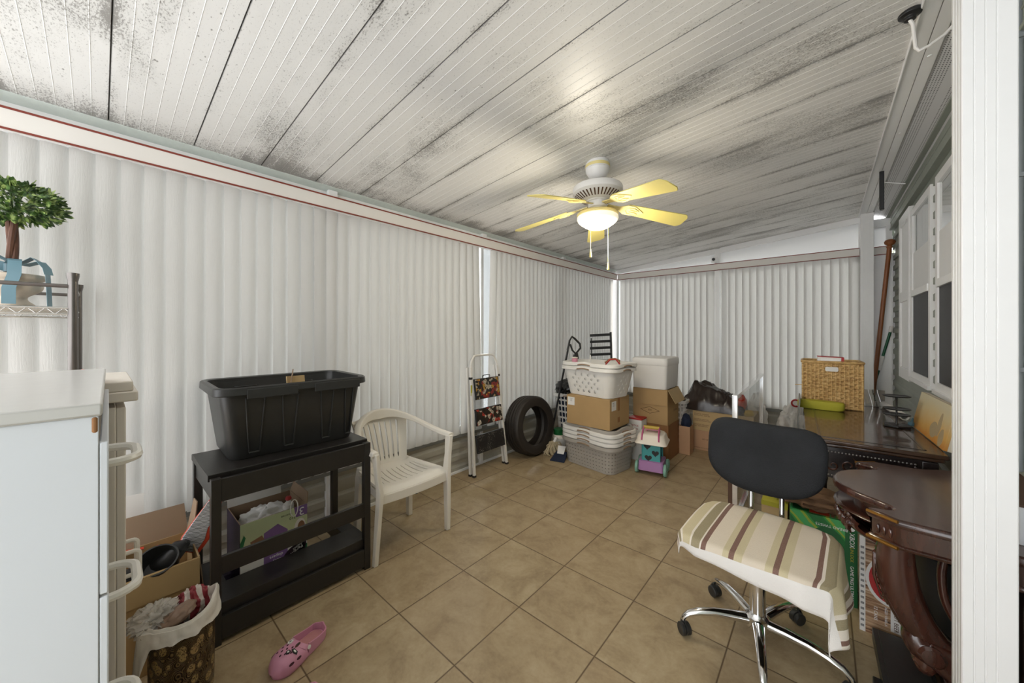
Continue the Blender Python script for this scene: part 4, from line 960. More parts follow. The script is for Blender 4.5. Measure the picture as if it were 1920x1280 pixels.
# step ladder
Ld = thing('step_ladder', 'folded white step ladder with three dark patterned steps leaning on the left wall', 'ladder', (-2.452, 2.49, 0))
lx = lambda z: .02-.105*z/1.1
def lrail(dx, y0, y1, name):
    b = MB(); b.loft([[(lx(z)+dx+ax, y0+(y1-y0)*z/1.0+ay, z) for ax, ay in ((-.012, -.012), (.012, -.012), (.012, .012), (-.012, .012))] for z in (0.004, .5, 1.0)]); return b.build(name, MAT['whiteplastic'], Ld, bevel=.003)
for y0, y1 in ((-.222, -.180), (.226, .178)): lrail(0, y0, y1, 'front_rail'); 
for y0, y1 in ((-.215, -.185), ): lrail(-.045, y0-.012, y1, 'rear_rail')
lrail(-.04, .226, .178, 'rear_rail')
b = MB(); pts = []
for i in range(21):
    a = pi*i/20; pts.append((lx(1.0+.11*sin(a)), -.179*cos(a)*(1 if abs(cos(a)) > .99 else 1), 1.0+.112*min(1, sin(a)*1.35)))
b.tube([(lx(.96), -.181, .96)]+pts+[(lx(.96), .18, .96)], .011, 10); b.build('top_loop', MAT['whiteplastic'], Ld)
for z0, z1, m in ((.697, .893, 'collage1'), (.455, .612, 'collage2'), (.205, .372, 'speck')):
    hy_ = .21-.045*(z0+z1)/2-.010; zc_ = (z0+z1)/2
    b = MB(); b.at((lx(zc_)+.022, 0, zc_), (0, radians(-9), 0)); b.box(-.012, .010, -hy_, hy_, -(z1-z0)/2, (z1-z0)/2); st = b.build('step', MAT['black'], Ld, bevel=.003)
    b = MB(); b.at((lx(zc_)+.022, 0, zc_), (0, radians(-9), 0)); b.box(.010, .0115, -hy_+.006, hy_-.006, -(z1-z0)/2+.006, (z1-z0)/2-.006); b.build('step_cover', MAT[m], st)
b = MB(); loopU(b, (lx(.89)+.02, -.05, .885), (lx(.89)+.02, .045, .885), (0, 0, .035), .004, .01); b.build('tray_handle', MAT['black'], Ld)
for s in (-1, 1): b = MB(); b.cbox((lx(.9), s*.19, .90), (.03, .028, .022)); b.build('hinge', MAT['black'], Ld, bevel=.004)
b = MB(); b.box(.012, .0135, -.221, -.203, .74, .84); b.at((0, 0, 0)); o = b.build('sticker', MAT['lime'], Ld); o.location = (lx(.79)+.0005, .012, 0)
for (x, y) in ((.02, -.222), (-.025, -.227), (.02, .226), (-.02, .226)):
    b = MB(); b.cbox((x, y, .009), (.03, .03, .018)); b.build('foot', MAT['black'], Ld, bevel=.003)
# tire
Tr = thing('tire', 'worn black car tire standing against the left wall', 'tire', (-2.40, 3.10, 0), rot=(0, radians(-6), radians(-4)))
R0, W2 = .316, .103
pf = [(.205, -.078), (.206, -.088), (.225, -.096), (.262, -.104), (.292, -.098), (.304, -.088), (.310, -.078)]
for gx in (-.054, -.019, .019, .054):
    pf += [(.316-.004*abs(gx)/.05, gx-.008), (.316-.004*abs(gx)/.05, gx-.0065), (.307, gx-.0045), (.307, gx+.0045), (.316-.004*abs(gx)/.05, gx+.0065), (.316-.004*abs(gx)/.05, gx+.008)]
pf += [(.310, .078), (.304, .088), (.292, .098), (.262, .104), (.225, .096), (.206, .088), (.205, .078), (.225, .070), (.280, .072), (.298, .05), (.300, 0), (.298, -.05), (.280, -.072), (.225, -.070), (.205, -.078)]
b = MB(); b.M = Matrix.Translation((0, 0, R0+.006)) @ Matrix.Rotation(pi/2, 4, 'Y'); b.lathe(pf, 72, cap0=False, cap1=False)
for k in range(72):
    a = 2*pi*k/72
    for sg in (-1, 1):
        b.loft([[(r_*cos(a+da), r_*sin(a+da), sg*zz) for da in (-.012, .012)]+[((r_-.004)*cos(a+da), (r_-.004)*sin(a+da), sg*zz) for da in (.012, -.012)] for r_, zz in ((.3135, .060), (.3115, .078), (.3045, .0895))])
b.build('tread', MAT['rubber'], Tr, ang=25)
b = MB(); b.M = Matrix.Translation((0, 0, R0+.006)) @ Matrix.Rotation(pi/2, 4, 'Y'); b.cbox((-.245, -.10, .0985), (.012, .03, .003)); b.build('sidewall_mark', MAT['paper'], Tr)
# grey basket with nested white ones, carton, white baskets
BC, BR = (-1.735, 3.335), -.16
slot = lambda pl, i, j: (.42, .36) if (j % 2 == 1 and 1 <= j <= 13) else None
rows = [0, .06]+[.06+.86*k/13 for k in range(1, 14)]+[1]
basket('laundry_basket', 'grey slotted laundry basket on the floor at the bottom of the basket stack', 'laundry basket', (*BC, 0), BR, .56, .37, .615, .43, .262, .085, MAT['greybasket'], MAT['greybasket'], 12, 8, rows, slot, p=2.6, solid=.003)
nohole = lambda pl, i, j: None
for k, (nm, m2) in enumerate((('lowest', 'whiteplastic'), ('middle', 'whiteplastic'), ('upper', 'whiteplastic'))):
    basket('laundry_basket', 'white laundry basket nested %s of three rims inside the grey slotted basket' % nm, 'laundry basket', (BC[0], BC[1], .042+.040*k), BR, .56, .37, .615, .43, .262, .085, MAT['whiteplastic'], MAT[m2], 4, 3, [.72, .86, 1], nohole, hump=.006, bottom=False)
basket('laundry_basket', 'grey mesh basket insert lying directly under the labelled carton', 'laundry basket', (BC[0], BC[1], .168), BR, .50, .33, .575, .39, .245, .085, MAT['greybasket'], MAT['greybasket'], 4, 3, [.72, .86, 1], nohole, hump=.022, rim=.035, bottom=False)
LB = carton('cardboard_box', 'closed tan carton with two white labels between grey and white laundry baskets', (-1.722, 3.30, .424), -.035, .475, .40, .285, MAT['card'], open_=False)
b = MB(); b.box(-.225, -.145, -.2006, -.200, .185, .265); b.build('label', MAT['paper'], LB)
b = MB(); b.box(.2375, .2381, -.165, -.075, .175, .262); b.build('label', MAT['paper'], LB)
for z in (.245, .232, .219): text('printed_text', 'SHIP TO  ' if z > .24 else 'QTY  12', .012, MAT['greytext'], LB, face_m((.2383, -.12, z), (0, 1, 0), (0, 0, 1)))
for z in (.25, .238, .226): text('printed_text', 'PO 4471' if z > .24 else 'ITEM', .010, MAT['greytext'], LB, face_m((-.185, -.2008, z), (1, 0, 0), (0, 0, 1)))
b = MB(); b.box(.2376, .2379, -.045, .0, .16, .285); b.box(.2376, .2379, -.045, 0, .05, .10); b.build('tape', MAT['card2'], LB)
def ovalhole(pl, i, j):
    if pl[1] != 's' or j == 0 or j == 6: return None
    k, t = pl[0], pl[2]; n = 11 if k % 2 else 7
    c = round(t*n)
    if c < 1 or c > n-2: return None
    return ((.80, .66, .0) if (c+j) % 2 == (1 if k % 2 else 0) else None)
wb = basket('laundry_basket', 'white laundry basket with oval holes on the labelled carton, lower of the pair', 'laundry basket', (-1.728, 3.315, .7095), BR, .50, .345, .615, .43, .285, .08, MAT['whiteplastic'], MAT['whiteplastic'], 11, 7, [0, .10, .24, .38, .52, .66, .80, 1], ovalhole, p=2, solid=.0025)
basket('laundry_basket', 'white laundry basket nested inside the oval holed one, topmost of the stack', 'laundry basket', (-1.722, 3.32, .7495), BR, .50, .345, .615, .43, .285, .08, MAT['whiteplastic'], MAT['whiteplastic'], 4, 3, [0, .5, 1], nohole, solid=.0025)
b = MB(); b.lathe([(.028, 0), (.030, .004), (.030, .05), (.026, .054)], 20); b.lathe([(.031, .056), (.031, .066), (.004, .068)], 20, 1)
o = b.build('candle_jar', [MAT['pinklight'], MAT['creamplastic']]); o.location = (-1.955, 3.245, 1.012); tag(o, 'pink candle jar at the left end of the topmost white laundry basket', 'jar')
b = MB(); b.tube([(-.10, .0, 0), (-.06, .02, .035), (0, .02, .045), (.05, .01, .03), (.06, -.02, .0)], .008, 8); o = b.build('strap', MAT['card2']); o.location = (-1.56, 3.33, 1.03); tag(o, 'brown strap sticking out of the topmost white laundry basket', 'strap')
b = MB(); b.tube([(-.09, .02, 0), (-.03, -.01, .05), (.03, -.01, .055), (.07, .01, .0)], .007, 8); o = b.build('sunglasses_arm', MAT['red']); o.location = (-1.54, 3.27, 1.02); tag(o, 'reddish curved handle beside the brown strap in the topmost basket', 'handle')
b = MB(); b.lathe([(.010, 0), (.011, .05), (.004, .075), (.002, .08)], 12); o = b.build('spray_nozzle', MAT['whiteplastic']); o.location = (-1.86, 3.40, 1.02); tag(o, 'white bottle tip rising from the topmost white laundry basket', 'bottle')
# white lattice hamper, black bag, pole, mop, jug, dustpan, slatted rack
def lat(pl, i, j): return (.74, .74) if pl[1] == 's' and j > 0 else ((.6, .74) if j > 0 else None)
basket('hamper', 'white lattice hamper of dark clothes behind the basket stack', 'hamper', (-2.245, 3.79, 0), -.1, .34, .30, .42, .38, .60, .05, MAT['whiteplastic'], MAT['whiteplastic'], 6, 5, [0, .06]+[.06+.94*k/8 for k in range(1, 9)], lat, p=7, solid=.004)
b = MB(); b.loft([[(x, y, .02) for x, y in rrect(.29, .25, .04)], [(x, y, .55) for x, y in rrect(.37, .33, .04)]]); o = b.build('dark_clothes', MAT['navy']); o.location = (-2.245, 3.79, 0); o.rotation_euler = (0, 0, -.1); tag(o, 'dark clothes filling the white lattice hamper', 'clothes')
crumple('trash_bag', 'black plastic bag lying on top of the white lattice hamper', 'bag', (-2.27, 3.74, .665), (.20, .17, .10), 21, MAT['bagblack'], .28, 1.9)
V = thing('floor_sweeper', 'black stick sweeper with looped grip leaning behind the tire', 'sweeper', (-2.42, 3.45, 0))
b = MB(); b.tube([(0, 0, .02), (.115, .035, .63), (.23, .07, 1.23)], .011, 10); b.build('pole', MAT['black'], V)
b = MB(); b.at((.135, -.25, 0)); b.tube([(.085, .29, 1.13), (.095, .32, 1.24), (.115, .34, 1.285), (.135, .37, 1.26), (.165, .43, 1.20), (.165, .44, 1.15), (.14, .38, 1.09), (.125, .33, 1.13), (.10, .325, 1.20)], .012, 8, flat=.8); b.build('grip', MAT['blackplastic'], V)
b = MB(); b.at((.135, -.25, 0)); b.tube([(.14, .385, 1.10), (.15, .40, 1.04), (.16, .42, .95)], [.022, .018, .012], 8); b.tube([(.13, .37, 1.08), (.115, .36, 1.03)], .012, 8); b.build('trigger', MAT['blackplastic'], V)
b = MB(); b.box(-.10, .12, -.05, .05, 0, .05); b.build('head', MAT['blackplastic'], V, bevel=.012)
Mp = thing('mop_head', 'string mop head of tan and white yarn on the floor right of the tire', 'mop', (-2.262, 3.30, 0))
b = MB(); rn = random.Random(5)
for i in range(90):
    a = rn.random()*2*pi; L = .05+.06*rn.random(); x0 = rn.gauss(0, .02); y0 = rn.gauss(0, .02); sg = rn.uniform(-1, 1)
    b.tube([(x0, y0, .10+.03*rn.random()), (x0+cos(a)*L*.5, y0+sin(a)*L*.5, .075+.05*rn.random()), (x0+cos(a+sg*.4)*L*.9, y0+sin(a+sg*.4)*L*.9, .03), (x0+cos(a+sg)*L*1.15, y0+sin(a+sg)*L*1.15, .008)], .0052, 5)
b.build('strings', MAT['yarn'], Mp); b = MB(); b.cyl((0, 0, .10), (.02, .03, .17), .018); b.build('socket', MAT['whiteplastic'], Mp)
J = thing('jug', 'white labelled jug with dark green lid behind the mop strings', 'jug', (-2.30, 3.47, 0))
b = MB(); b.lathe([(.068, 0), (.074, .008), (.074, .15), (.06, .17), (.05, .175)], 28); b.build('body', MAT['creamplastic'], J)
b = MB(); b.lathe([(.062, .165), (.064, .172), (.064, .225), (.058, .232), (.01, .234)], 28); b.build('lid', MAT['greendark'], J)
b = MB(); b.lathe([(.0747, .03), (.0747, .13)], 28, cap0=False, cap1=False); b.build('label', MAT['paper'], J)
Dp = thing('dustpan', 'navy dustpan on the floor tucked against the left of the grey basket', 'dustpan', (-2.10, 3.185, 0), .25); Dp.scale = (.72, .72, .72)
b = MB(); b.loft([[(x, -.13, z) for x, z in ((-.11, .002), (.11, .002), (.11, .012), (-.11, .012))], [(x, .09, z) for x, z in ((-.08, .02), (.08, .02), (.08, .09), (-.08, .09))]]); b.build('pan', MAT['navy'], Dp, bevel=.004)
b = MB(); b.loft([[(x, .02, z) for x, z in ((-.05, .07), (.05, .07), (.05, .074), (-.05, .074))], [(x, .10, z) for x, z in ((-.06, .16), (.06, .16), (.06, .165), (-.06, .165))]]); b.build('hood', MAT['whiteplastic'], Dp)
Bs = thing('slatted_rack', 'black slatted wooden rack leaning in the far left corner', 'rack', (-2.31, 4.57, 0), .62)
b = MB(); b.tube([(.145, 0, 0), (.125, .10, 1.335)], .015, 8, flat=1); b.build('side_post', MAT['black'], Bs); b = MB(); b.tube([(-.15, 0, 0), (-.145, .095, 1.25)], .007, 8); b.build('side_post', MAT['black'], Bs)
for k in range(14):
    z = 1.295-.09*k; b = MB(); b.at((0, .075*z/1.3+.0, z), (0, radians(-3), 0)); b.box(-.165, .13, -.010, .006, -.018, .018); b.build('slat', MAT['black'], Bs, bevel=.002)
# foam cooler and cartons
B1 = carton('cardboard_box', 'brown carton on the floor at the bottom of the stack under the foam cooler', (-1.395, 4.035, 0), 0, .365, .36, .368, MAT['card2'], open_=False)
B2 = carton('cardboard_box', 'brown carton with open flaps and a diamond mark directly under the foam cooler', (-1.40, 4.03, .369), .0, .365, .36, .368, MAT['card'], open_=True)
flap(B2, (-.181, -.183, .366), (.181, -.183, .366), (0, -.05, -1), .165, MAT['card'])
flap(B2, (.184, -.18, .366), (.184, .17, .366), (.55, 0, -1), .15, MAT['card3'], skew=.01)
b = MB()
for p0, p1 in (((-.10, .14), (0, .175)), ((0, .175), (.10, .14)), ((.10, .14), (0, .105)), ((0, .105), (-.10, .14))): b.tube([(p0[0], -.1828, p0[1]), (p1[0], -.1828, p1[1])], .0016, 4)
b.build('diamond_print', MAT['browntext'], B2); text('printed_text', 'XX', .028, MAT['browntext'], B2, face_m((0, -.1808, .14), (1, 0, 0), (0, 0, 1)))
text('printed_text', 'LTL-310', .03, MAT['browntext'], B2, face_m((.1831, .06, .13), (0, 1, 0), (0, 0, 1)))
Co = thing('foam_cooler', 'white foam cooler on top of the open brown carton', 'cooler', (-1.405, 4.035, .7385))
b = MB(); b.loft([rr3(.345, .40, .03, .0), rr3(.352, .408, .035, .012), rr3(.368, .425, .035, .245)]); b.build('body', MAT['foam'], Co)
b = MB(); b.loft([rr3(.374, .431, .037, .246), rr3(.380, .437, .04, .252), rr3(.380, .437, .04, .305), rr3(.366, .423, .04, .322), rr3(.34, .40, .04, .326)]); b.build('lid', MAT['foam'], Co)
Wr = thing('carton', 'white carton with red lid standing between the basket stack and the foam cooler stack', 'box', (-1.50, 3.755, 0))
b = MB(); b.box(-.075, .075, -.07, .07, 0, .42); b.build('body', MAT['paper'], Wr, bevel=.002); b = MB(); b.box(-.076, .076, -.071, .071, .42, .435); b.build('lid', MAT['red'], Wr, bevel=.002)
for k, s_ in enumerate(('OFFICE', 'PAPER', '500')): text('printed_text', s_, .026, MAT['red'], Wr, face_m((.0, -.0705, .36-.035*k), (1, 0, 0), (0, 0, 1)))
# toy cart
Ct = thing('toy_cart', 'teal and lilac toy cart with heart cut-outs and cream lid before the cartons', 'toy cart', (-1.245, 3.49, 0), .19)
b = MB(); b.loft([rr3(.215, .235, .02, .035), rr3(.225, .245, .02, .04), rr3(.215, .232, .02, .125), rr3(.195, .212, .02, .13)]); b.build('base', MAT['purple'], Ct)
for sx in (-1, 1):
    for sy in (-1, 1):
        b = MB(); b.M = Matrix.Translation((sx*.125, sy*.085, .057)) @ Matrix.Rotation(pi/2, 4, 'Y'); b.lathe([(.01, -.014), (.050, -.014), (.057, -.008), (.057, .008), (.050, .014), (.035, .016), (.03, .011), (.012, .011), (.01, .018)], 28); b.build('wheel', MAT['mint'], Ct)
b = MB(); b.box(-.075, .075, -.097, -.089, .12, .30); 
b.build('front_panel', MAT['teal'], Ct, bevel=.003)
b = MB(); b.box(-.075, .075, .089, .097, .12, .30); b.build('rear_panel', MAT['teal'], Ct, bevel=.003)
b = MB(); b.box(-.082, -.075, -.097, .097, .12, .30); b.build('side_panel', MAT['teal'], Ct, bevel=.003)
for y_ in (-.097, .085): b = MB(); b.box(.072, .084, y_, y_+.012, .12, .30); b.build('corner_post', MAT['teal'], Ct, bevel=.002)
hp = [(.016*sin(a)**3*1.05, (.013*cos(a)-.005*cos(2*a)-.002*cos(3*a)-.001*cos(4*a))*1.05) for a in [2*pi*i/32 for i in range(32)]]
for (cx, cz) in ((-.032, .262), (.040, .205), (-.022, .155)):
    b = MB(); b.prisma([(cx+x*1.9, cz+z*1.9) for x, z in hp], -.0985, -.0968, 'y'); b.build('heart_cutout', MAT['ink'], Ct)
b = MB(); b.loft([rr3(.275, .285, .035, .288), rr3(.285, .295, .04, .292), rr3(.278, .288, .04, .302), rr3(.262, .272, .05, .310), rr3(.235, .245, .06, .365), rr3(.21, .22, .06, .378)]); b.build('lid', MAT['creamplastic'], Ct, ang=50)
for s in (-1, 1):
    b = MB(); b.tube([(s*.075, -.128, .325), (s*.073, -.115, .375), (s*.07, -.06, .425), (s*.07, -.04, .43)], .013, 8, flat=.6); b.build('handle_arm', MAT['magenta'], Ct)
b = MB(); b.cyl((-.07, -.045, .432), (.07, -.045, .432), .016); b.build('grip', MAT['olive'], Ct)
b = MB(); b.tube([(-.06, .03, .37), (-.055, .02, .40), (.055, .02, .40), (.06, .03, .37)], .014, 8); b.build('rear_handle', MAT['pinklight'], Ct)
# narrow carton, crate, wide cartons
Nb = carton('cardboard_box', 'small narrow open carton between the cooler stack and the wide cartons', (-1.155, 4.28, 0), .02, .11, .15, .305, MAT['card4'])
b = MB(); b.blob((0, 0, 0), (.05, .06, .10), 7, .2, 1.6, 24, 16); o = b.build('umbrella_cloth', MAT['navy']); o.location = (-1.155, 4.285, .335); tag(o, 'dark blue folded cloth sticking out of the small narrow carton', 'cloth')
basket('crate', 'white lattice crate behind the small narrow carton', 'crate', (-1.34, 4.50, .0), 0, .25, .25, .28, .28, .55, .03, MAT['whiteplastic'], MAT['whiteplastic'], 5, 5, [0, .06]+[.06+.94*k/8 for k in range(1, 9)], lat, p=7, solid=.004)
G1 = carton('cardboard_box', 'wide pinkish carton on the floor under the yellowish text carton', (-.845, 4.68, 0), 0, .58, .40, .222, MAT['card4'], open_=False)
G2 = carton('cardboard_box', 'wide yellowish carton with printed lines under the dark leather bag', (-.847, 4.68, .2225), 0, .585, .40, .222, MAT['card3'], open_=False)
for k, (z, s_) in enumerate(((.185, 'ROOM EL GRANDE'), (.168, 'EXTRA FULL SIZE SET'), (.125, 'ROOM EL GRANDE'), (.108, 'KING PLATFORM ITEM'), (.065, 'ROOM EL GRANDE'), (.048, 'NO. 400 CARTON'))): text('printed_text', s_, .017, MAT['browntext'], G2, face_m((-.275, -.2003, z), (1, 0, 0), (0, 0, 1)), align='LEFT')
text('printed_text', 'BED SET', .02, MAT['browntext'], G1, face_m((-.16, -.2003, .125), (1, 0, 0), (0, 0, 1))); text('printed_text', 'HANDLE WITH CARE', .016, MAT['browntext'], G1, face_m((-.20, -.2003, .025), (1, 0, 0), (0, 0, 1)))
def leathern(u, v):
    x = (u-.5)*.62; y = (v-.5)*.44; q = Vector((x*5, y*5, 1.3)); e = min(1, 5*min(u, 1-u, v, 1-v)+.0)
    top = .17+.10*math.exp(-((x+.15)/.14)**2)-.10*max(0, (x-.05))/.25
    z = (top+.05*mnoise.noise(q)+.045*(1-2*abs(mnoise.noise(q*1.9)))+.02*(1-2*abs(mnoise.noise(q*4.1))))*e**.55
    return (x+.03*mnoise.noise(q+Vector((3, 1, 0))), y+.03*mnoise.noise(q+Vector((1, 7, 0))), max(.002, z))
b = MB(); b.grid(leathern, 60, 44); o = b.build('leather_bag', MAT['leather'], ang=180); o.location = (-.955, 4.69, .4455); tag(o, 'dark brown leathery bag draped over the wide cartons by the far wall', 'bag')
crumple('bag', 'red bag on the wide cartons behind the chrome framed glass panel', 'bag', (-.675, 4.555, .575), (.045, .05, .075), 31, MAT['orange'], .3, 2)
crumple('bag', 'navy bag on the wide cartons below the red bag', 'bag', (-.69, 4.50, .495), (.05, .04, .048), 33, MAT['navy'], .2, 2)
crumple('bag', 'small olive yellow bag at the right front edge of the wide cartons', 'bag', (-.60, 4.515, .475), (.045, .035, .032), 35, MAT['olive'], .2, 2)
# glass panel
Gp = thing('glass_panel', 'chrome framed clear glass panel standing on edge behind the office chair', 'glass panel', (-.467, 3.625, 0), .018)
gl = .825
for y0 in (-gl, gl-.028): b = MB(); b.box(-.016, .016, y0, y0+.028, 0, .916); b.build('upright', MAT['chrome'], Gp, bevel=.002)
for z0 in (.888, .05): b = MB(); b.box(-.016, .016, -gl+.028, gl-.028, z0, z0+.028); b.build('rail', MAT['chrome'], Gp, bevel=.002)
b = MB(); b.box(-.003, .003, -gl+.028, gl-.028, .078, .888); b.build('pane', M_glass('smoked_glass', (.84, .85, .85), .04, .22), Gp)
b = MB(); b.box(-.04, -.013, -gl, -gl+.05, 0, .60); b.build('rear_batten', MAT['brown'], Gp, bevel=.002)
# bags by the far wall
Sb = thing('shopping_bag', 'tall white plastic bag with red round mark against the left end of the desk', 'bag', (-.265, 5.10, 0))
b = MB(); b.blob((0, 0, .24), (.13, .16, .27), 44, .30, 2.8, 60, 40, flatz=.002); b.tube([(0, 0, .42), (.07, 0, .58), (.12, .0, .68)], [.10, .05, .012], 10); b.build('bag_body', MAT['bagwhite'], Sb, ang=80)
b = MB(); b.tube([(.03+.035*cos(a), -.075+.01*sin(a), .555+.035*sin(a)) for a in [radians(40+26*i) for i in range(11)]], .009, 8); b.build('printed_mark', MAT['red'], Sb)
crumple('shopping_bag', 'white plastic bag seen through the glass panel by the wide cartons', 'bag', (-.60, 5.12, .27), (.10, .11, .31), 47, MAT['bagwhite'], .2, 1.8)
# ================================================================== RIGHT SIDE
# ------------------------------------------------------------------ office chair
OC = thing('office_chair', 'black mesh backed office chair on a chrome five-star base', 'office chair', (-.215, 1.855, 0))
b = MB(); b.lathe([(.018, .07), (.040, .072), (.046, .085), (.046, .125), (.036, .135), (.033, .14)], 28); b.build('hub', MAT['chrome'], OC)
b = MB(); b.lathe([(.029, .13), (.029, .30), (.020, .302), (.020, .40)], 24); b.build('gas_column', MAT['chrome'], OC)
for k in range(5):
    a = radians(-80+72*k); d = Vector((cos(a), sin(a), 0)); s_ = Vector((-sin(a), cos(a), 0))
    P_ = lambda r, z: d*r+Vector((0, 0, z))
    b = MB(); b.tube([P_(.035, .108), P_(.10, .112), P_(.17, .112), P_(.23, .104), P_(.27, .090), P_(.293, .070), P_(.297, .058)], [.024, .022, .019, .0165, .0145, .012, .011], 12, flat=.85, up=(0, 0, 1)); lg = b.build('base_leg', MAT['chrome'], OC)
    cr = a+radians((40, 160, 75, 100, 20)[k]); cs_ = Vector((cos(cr), sin(cr), 0)); ct = Vector((-sin(cr), cos(cr), 0)); c0 = P_(.297, 0)+ct*.012
    b = MB()
    for sg in (-1, 1):
        m = Matrix.Translation(c0+Vector((0, 0, .0265))) @ Matrix(((cs_.x, 0, ct.x, 0), (cs_.y, 0, ct.y, 0), (0, 1, 0, 0), (0, 0, 0, 1))) @ Matrix.Identity(4)
        m = Matrix.Translation(c0+Vector((0, 0, .0265))+cs_*sg*.012) @ cs_.to_track_quat('Z', 'Y').to_matrix().to_4x4()
        b.M = m; b.lathe([(.008, -.008), (.022, -.009), (.026, -.006), (.026, .006), (.022, .009), (.008, .008)], 24)
    b.build('caster', MAT['blackplastic'], lg)
    b = MB(); b.M = Matrix.Translation(c0+Vector((0, 0, .030))) @ cs_.to_track_quat('Z', 'Y').to_matrix().to_4x4(); b.loft([[(.0275*cos(q), .0275*sin(q), z) for q in [pi*2*i/24 for i in range(24)]] for z in (-.004, .004)]); b.M = Matrix.Identity(4); b.cyl(tuple(P_(.297, .045)), tuple(P_(.297, .062)), .009); b.build('caster_hood', MAT['blackplastic'], lg)
def sq(c, e): return math.copysign(abs(c)**e, c)
b = MB(); b.loft([[(.232*k*sq(cos(q), .55), .225*k*sq(sin(q), .55)-.0, z) for q in [2*pi*i/48 for i in range(48)]] for k, z in ((.6, .398), (.90, .402), (.99, .420), (1.0, .440), (.97, .462), (.85, .474), (.5, .478))]); b.build('seat', MAT['officeback'], OC)
b = MB(); b.box(-.10, .10, -.09, .12, .375, .400); b.build('seat_plate', MAT['black'], OC, bevel=.006)
for sx in (-.062, .062): b = MB(); b.tube([(sx, .06, .388), (sx, .19, .388), (sx, .262, .40), (sx, .292, .45), (sx, .300, .60), (sx, .30, .72)], .0115, 12); b.build('back_tube', MAT['chrome'], OC)
def obk(u, v):
    q = 2*pi*u; e = .52; rr_ = sin(pi*v)**.42
    x = .238*sq(cos(q), e)*rr_; z = .187*sq(sin(q), e*1.15)*rr_; y = -.030*cos(pi*v)
    if z > 0: z -= .034*(1-(x/.238)**2)*(z/.187)
    else: z += .045*(abs(x)/.238)**2.2*(-z/.187)
    x *= 1+.02*(z/.187)
    y += -.36*x*x+.006*cos(z*14)
    return (x, y, z)
b = MB(); b.at((-.010, .285, .737), (radians(-7), radians(2.5), radians(3))); b.grid(obk, 64, 20, cu=True); b.build('backrest', MAT['officeback'], OC, ang=180)
b = MB(); b.cbox((0, .315, .66), (.17, .018, .12)); b.build('back_plate', MAT['black'], OC, bevel=.006)
# towel draped over the seat
seat_c = Vector((-.215, 1.855, 0)); SA, SB_, SZ = .243, .236, .484
NU, NV = 110, 44
def foldz(e, L):   # distance past the edge -> (outward, drop)
    r = .035
    if e <= 0: return (e, 0)
    if e < r*pi/2: a = e/r; return (r*sin(a)*.8, r*(1-cos(a)))
    return (r*.8+(e-r*pi/2)*.10, r+(e-r*pi/2))
def towelP(u, v):
    s = -.33+.77*u              # along x
    w = -(.275+.07*u)+(.535+.07*u)*v              # along y (front negative)
    ox, dx = (foldz(s-SA, 0) if s > 0 else foldz(-s-SA, 0)); oy, dy = (foldz(-w-SB_+.02, 0) if w < 0 else foldz(w-SB_, 0))
    x = (SA+ox if s > 0 else -SA-ox); y = (-SB_+.02-oy if w < 0 else SB_+oy)
    if dx == 0 and s-SA <= 0 and -s-SA <= 0: x = s
    if dy == 0 and w > -SB_+.02 and w < SB_: y = w
    drop = max(dx, dy)+.35*min(dx, dy)
    # corner rounding
    cx, cy = abs(x)/SA, abs(y)/SB_
    if drop < .04: pass
    k = max(0, min(cx, 1.2)-.72)*max(0, min(cy, 1.2)-.72)
    x -= math.copysign(k*.35, x)*.6; y -= math.copysign(k*.35, y)*.6
    n = mnoise.noise(Vector((s*6, w*6, .4)))
    wave = .012*sin(w*24+2*n)*min(1, dx/.15) if s > 0 else .004*sin(w*30)*min(1, dx/.1)
    x += wave; y += .006*sin(s*17+2*n)*min(1, dy/.08)
    z = SZ-drop+.004*n-.010*((x/SA)**2+(y/SB_)**2)*(1 if drop < .02 else 1)
    if s > SA: y += -.10*(s-SA)*1.0; z += .035*max(0, (w+.05)/.3)*min(1, dx/.2)
    return (x, y, z)
b = MB(); b.grid(towelP, NU, NV); tw = b.build('towel', MAT['towel'], ang=180, solid=.004, bake=False)
at = tw.data.attributes.new('uvw', 'FLOAT_VECTOR', 'POINT')
for j in range(NV+1):
    for i in range(NU+1): at.data[j*(NU+1)+i].vector = (i/NU, j/NV, 0)
tw.location = seat_c; tw.rotation_euler = (0, 0, radians(-3)); tag(tw, 'cream towel with brown and olive stripes draped over the office chair seat', 'towel')
# ------------------------------------------------------------------ desk
DK = thing('desk', 'dark carved wooden desk with glossy top and nailhead trim along the house wall', 'desk', (.150, 3.28, 0), radians(2.6))
dw, dl, dh = .262, .70, .762
b = MB(); b.box(-dw, dw, -dl, dl, dh-.022, dh); b.box(-dw+.012, dw-.012, -dl+.012, dl-.012, dh-.040, dh-.022); b.build('top', [MAT['desktop']], DK, bevel=.006)
b = MB(); g = .062
for (x0, x1, y0, y1) in ((-dw+g, dw-g, -dl+g, -dl+g+.010), (-dw+g, dw-g, dl-g-.010, dl-g), (-dw+g, -dw+g+.010, -dl+g, dl-g), (dw-g-.010, dw-g, -dl+g, dl-g)): b.box(x0, x1, y0, y1, dh-.001, dh+.0018)
b.build('top_moulding', MAT['deskdark'], DK, bevel=.001)
b = MB(); b.box(-dw+.03, dw-.03, -dl+.03, dl-.03, dh-.21, dh-.040); b.build('apron', MAT['deskdark'], DK, bevel=.004)
yf = -dl+.03
b = MB()
for z in (dh-.068, dh-.195):
    for i in range(28): x = -dw+.045+(2*dw-.15)*i/27; b.lathe([(.0055, 0), (.005, .003), (.001, .0048)], 8, c=(0, 0, 0)) if False else b.blob((x, yf-.001, z), (.0052, .0035, .0052), 0, 0, 1, 8, 6)
for i in range(1, 9): b.blob((-dw+.045+(2*dw-.15), yf-.001, dh-.068-.0141*i), (.0052, .0035, .0052), 0, 0, 1, 8, 6)
o = b.build('nailheads', MAT['nail'], DK); o['kind'] = 'stuff'
b = MB()
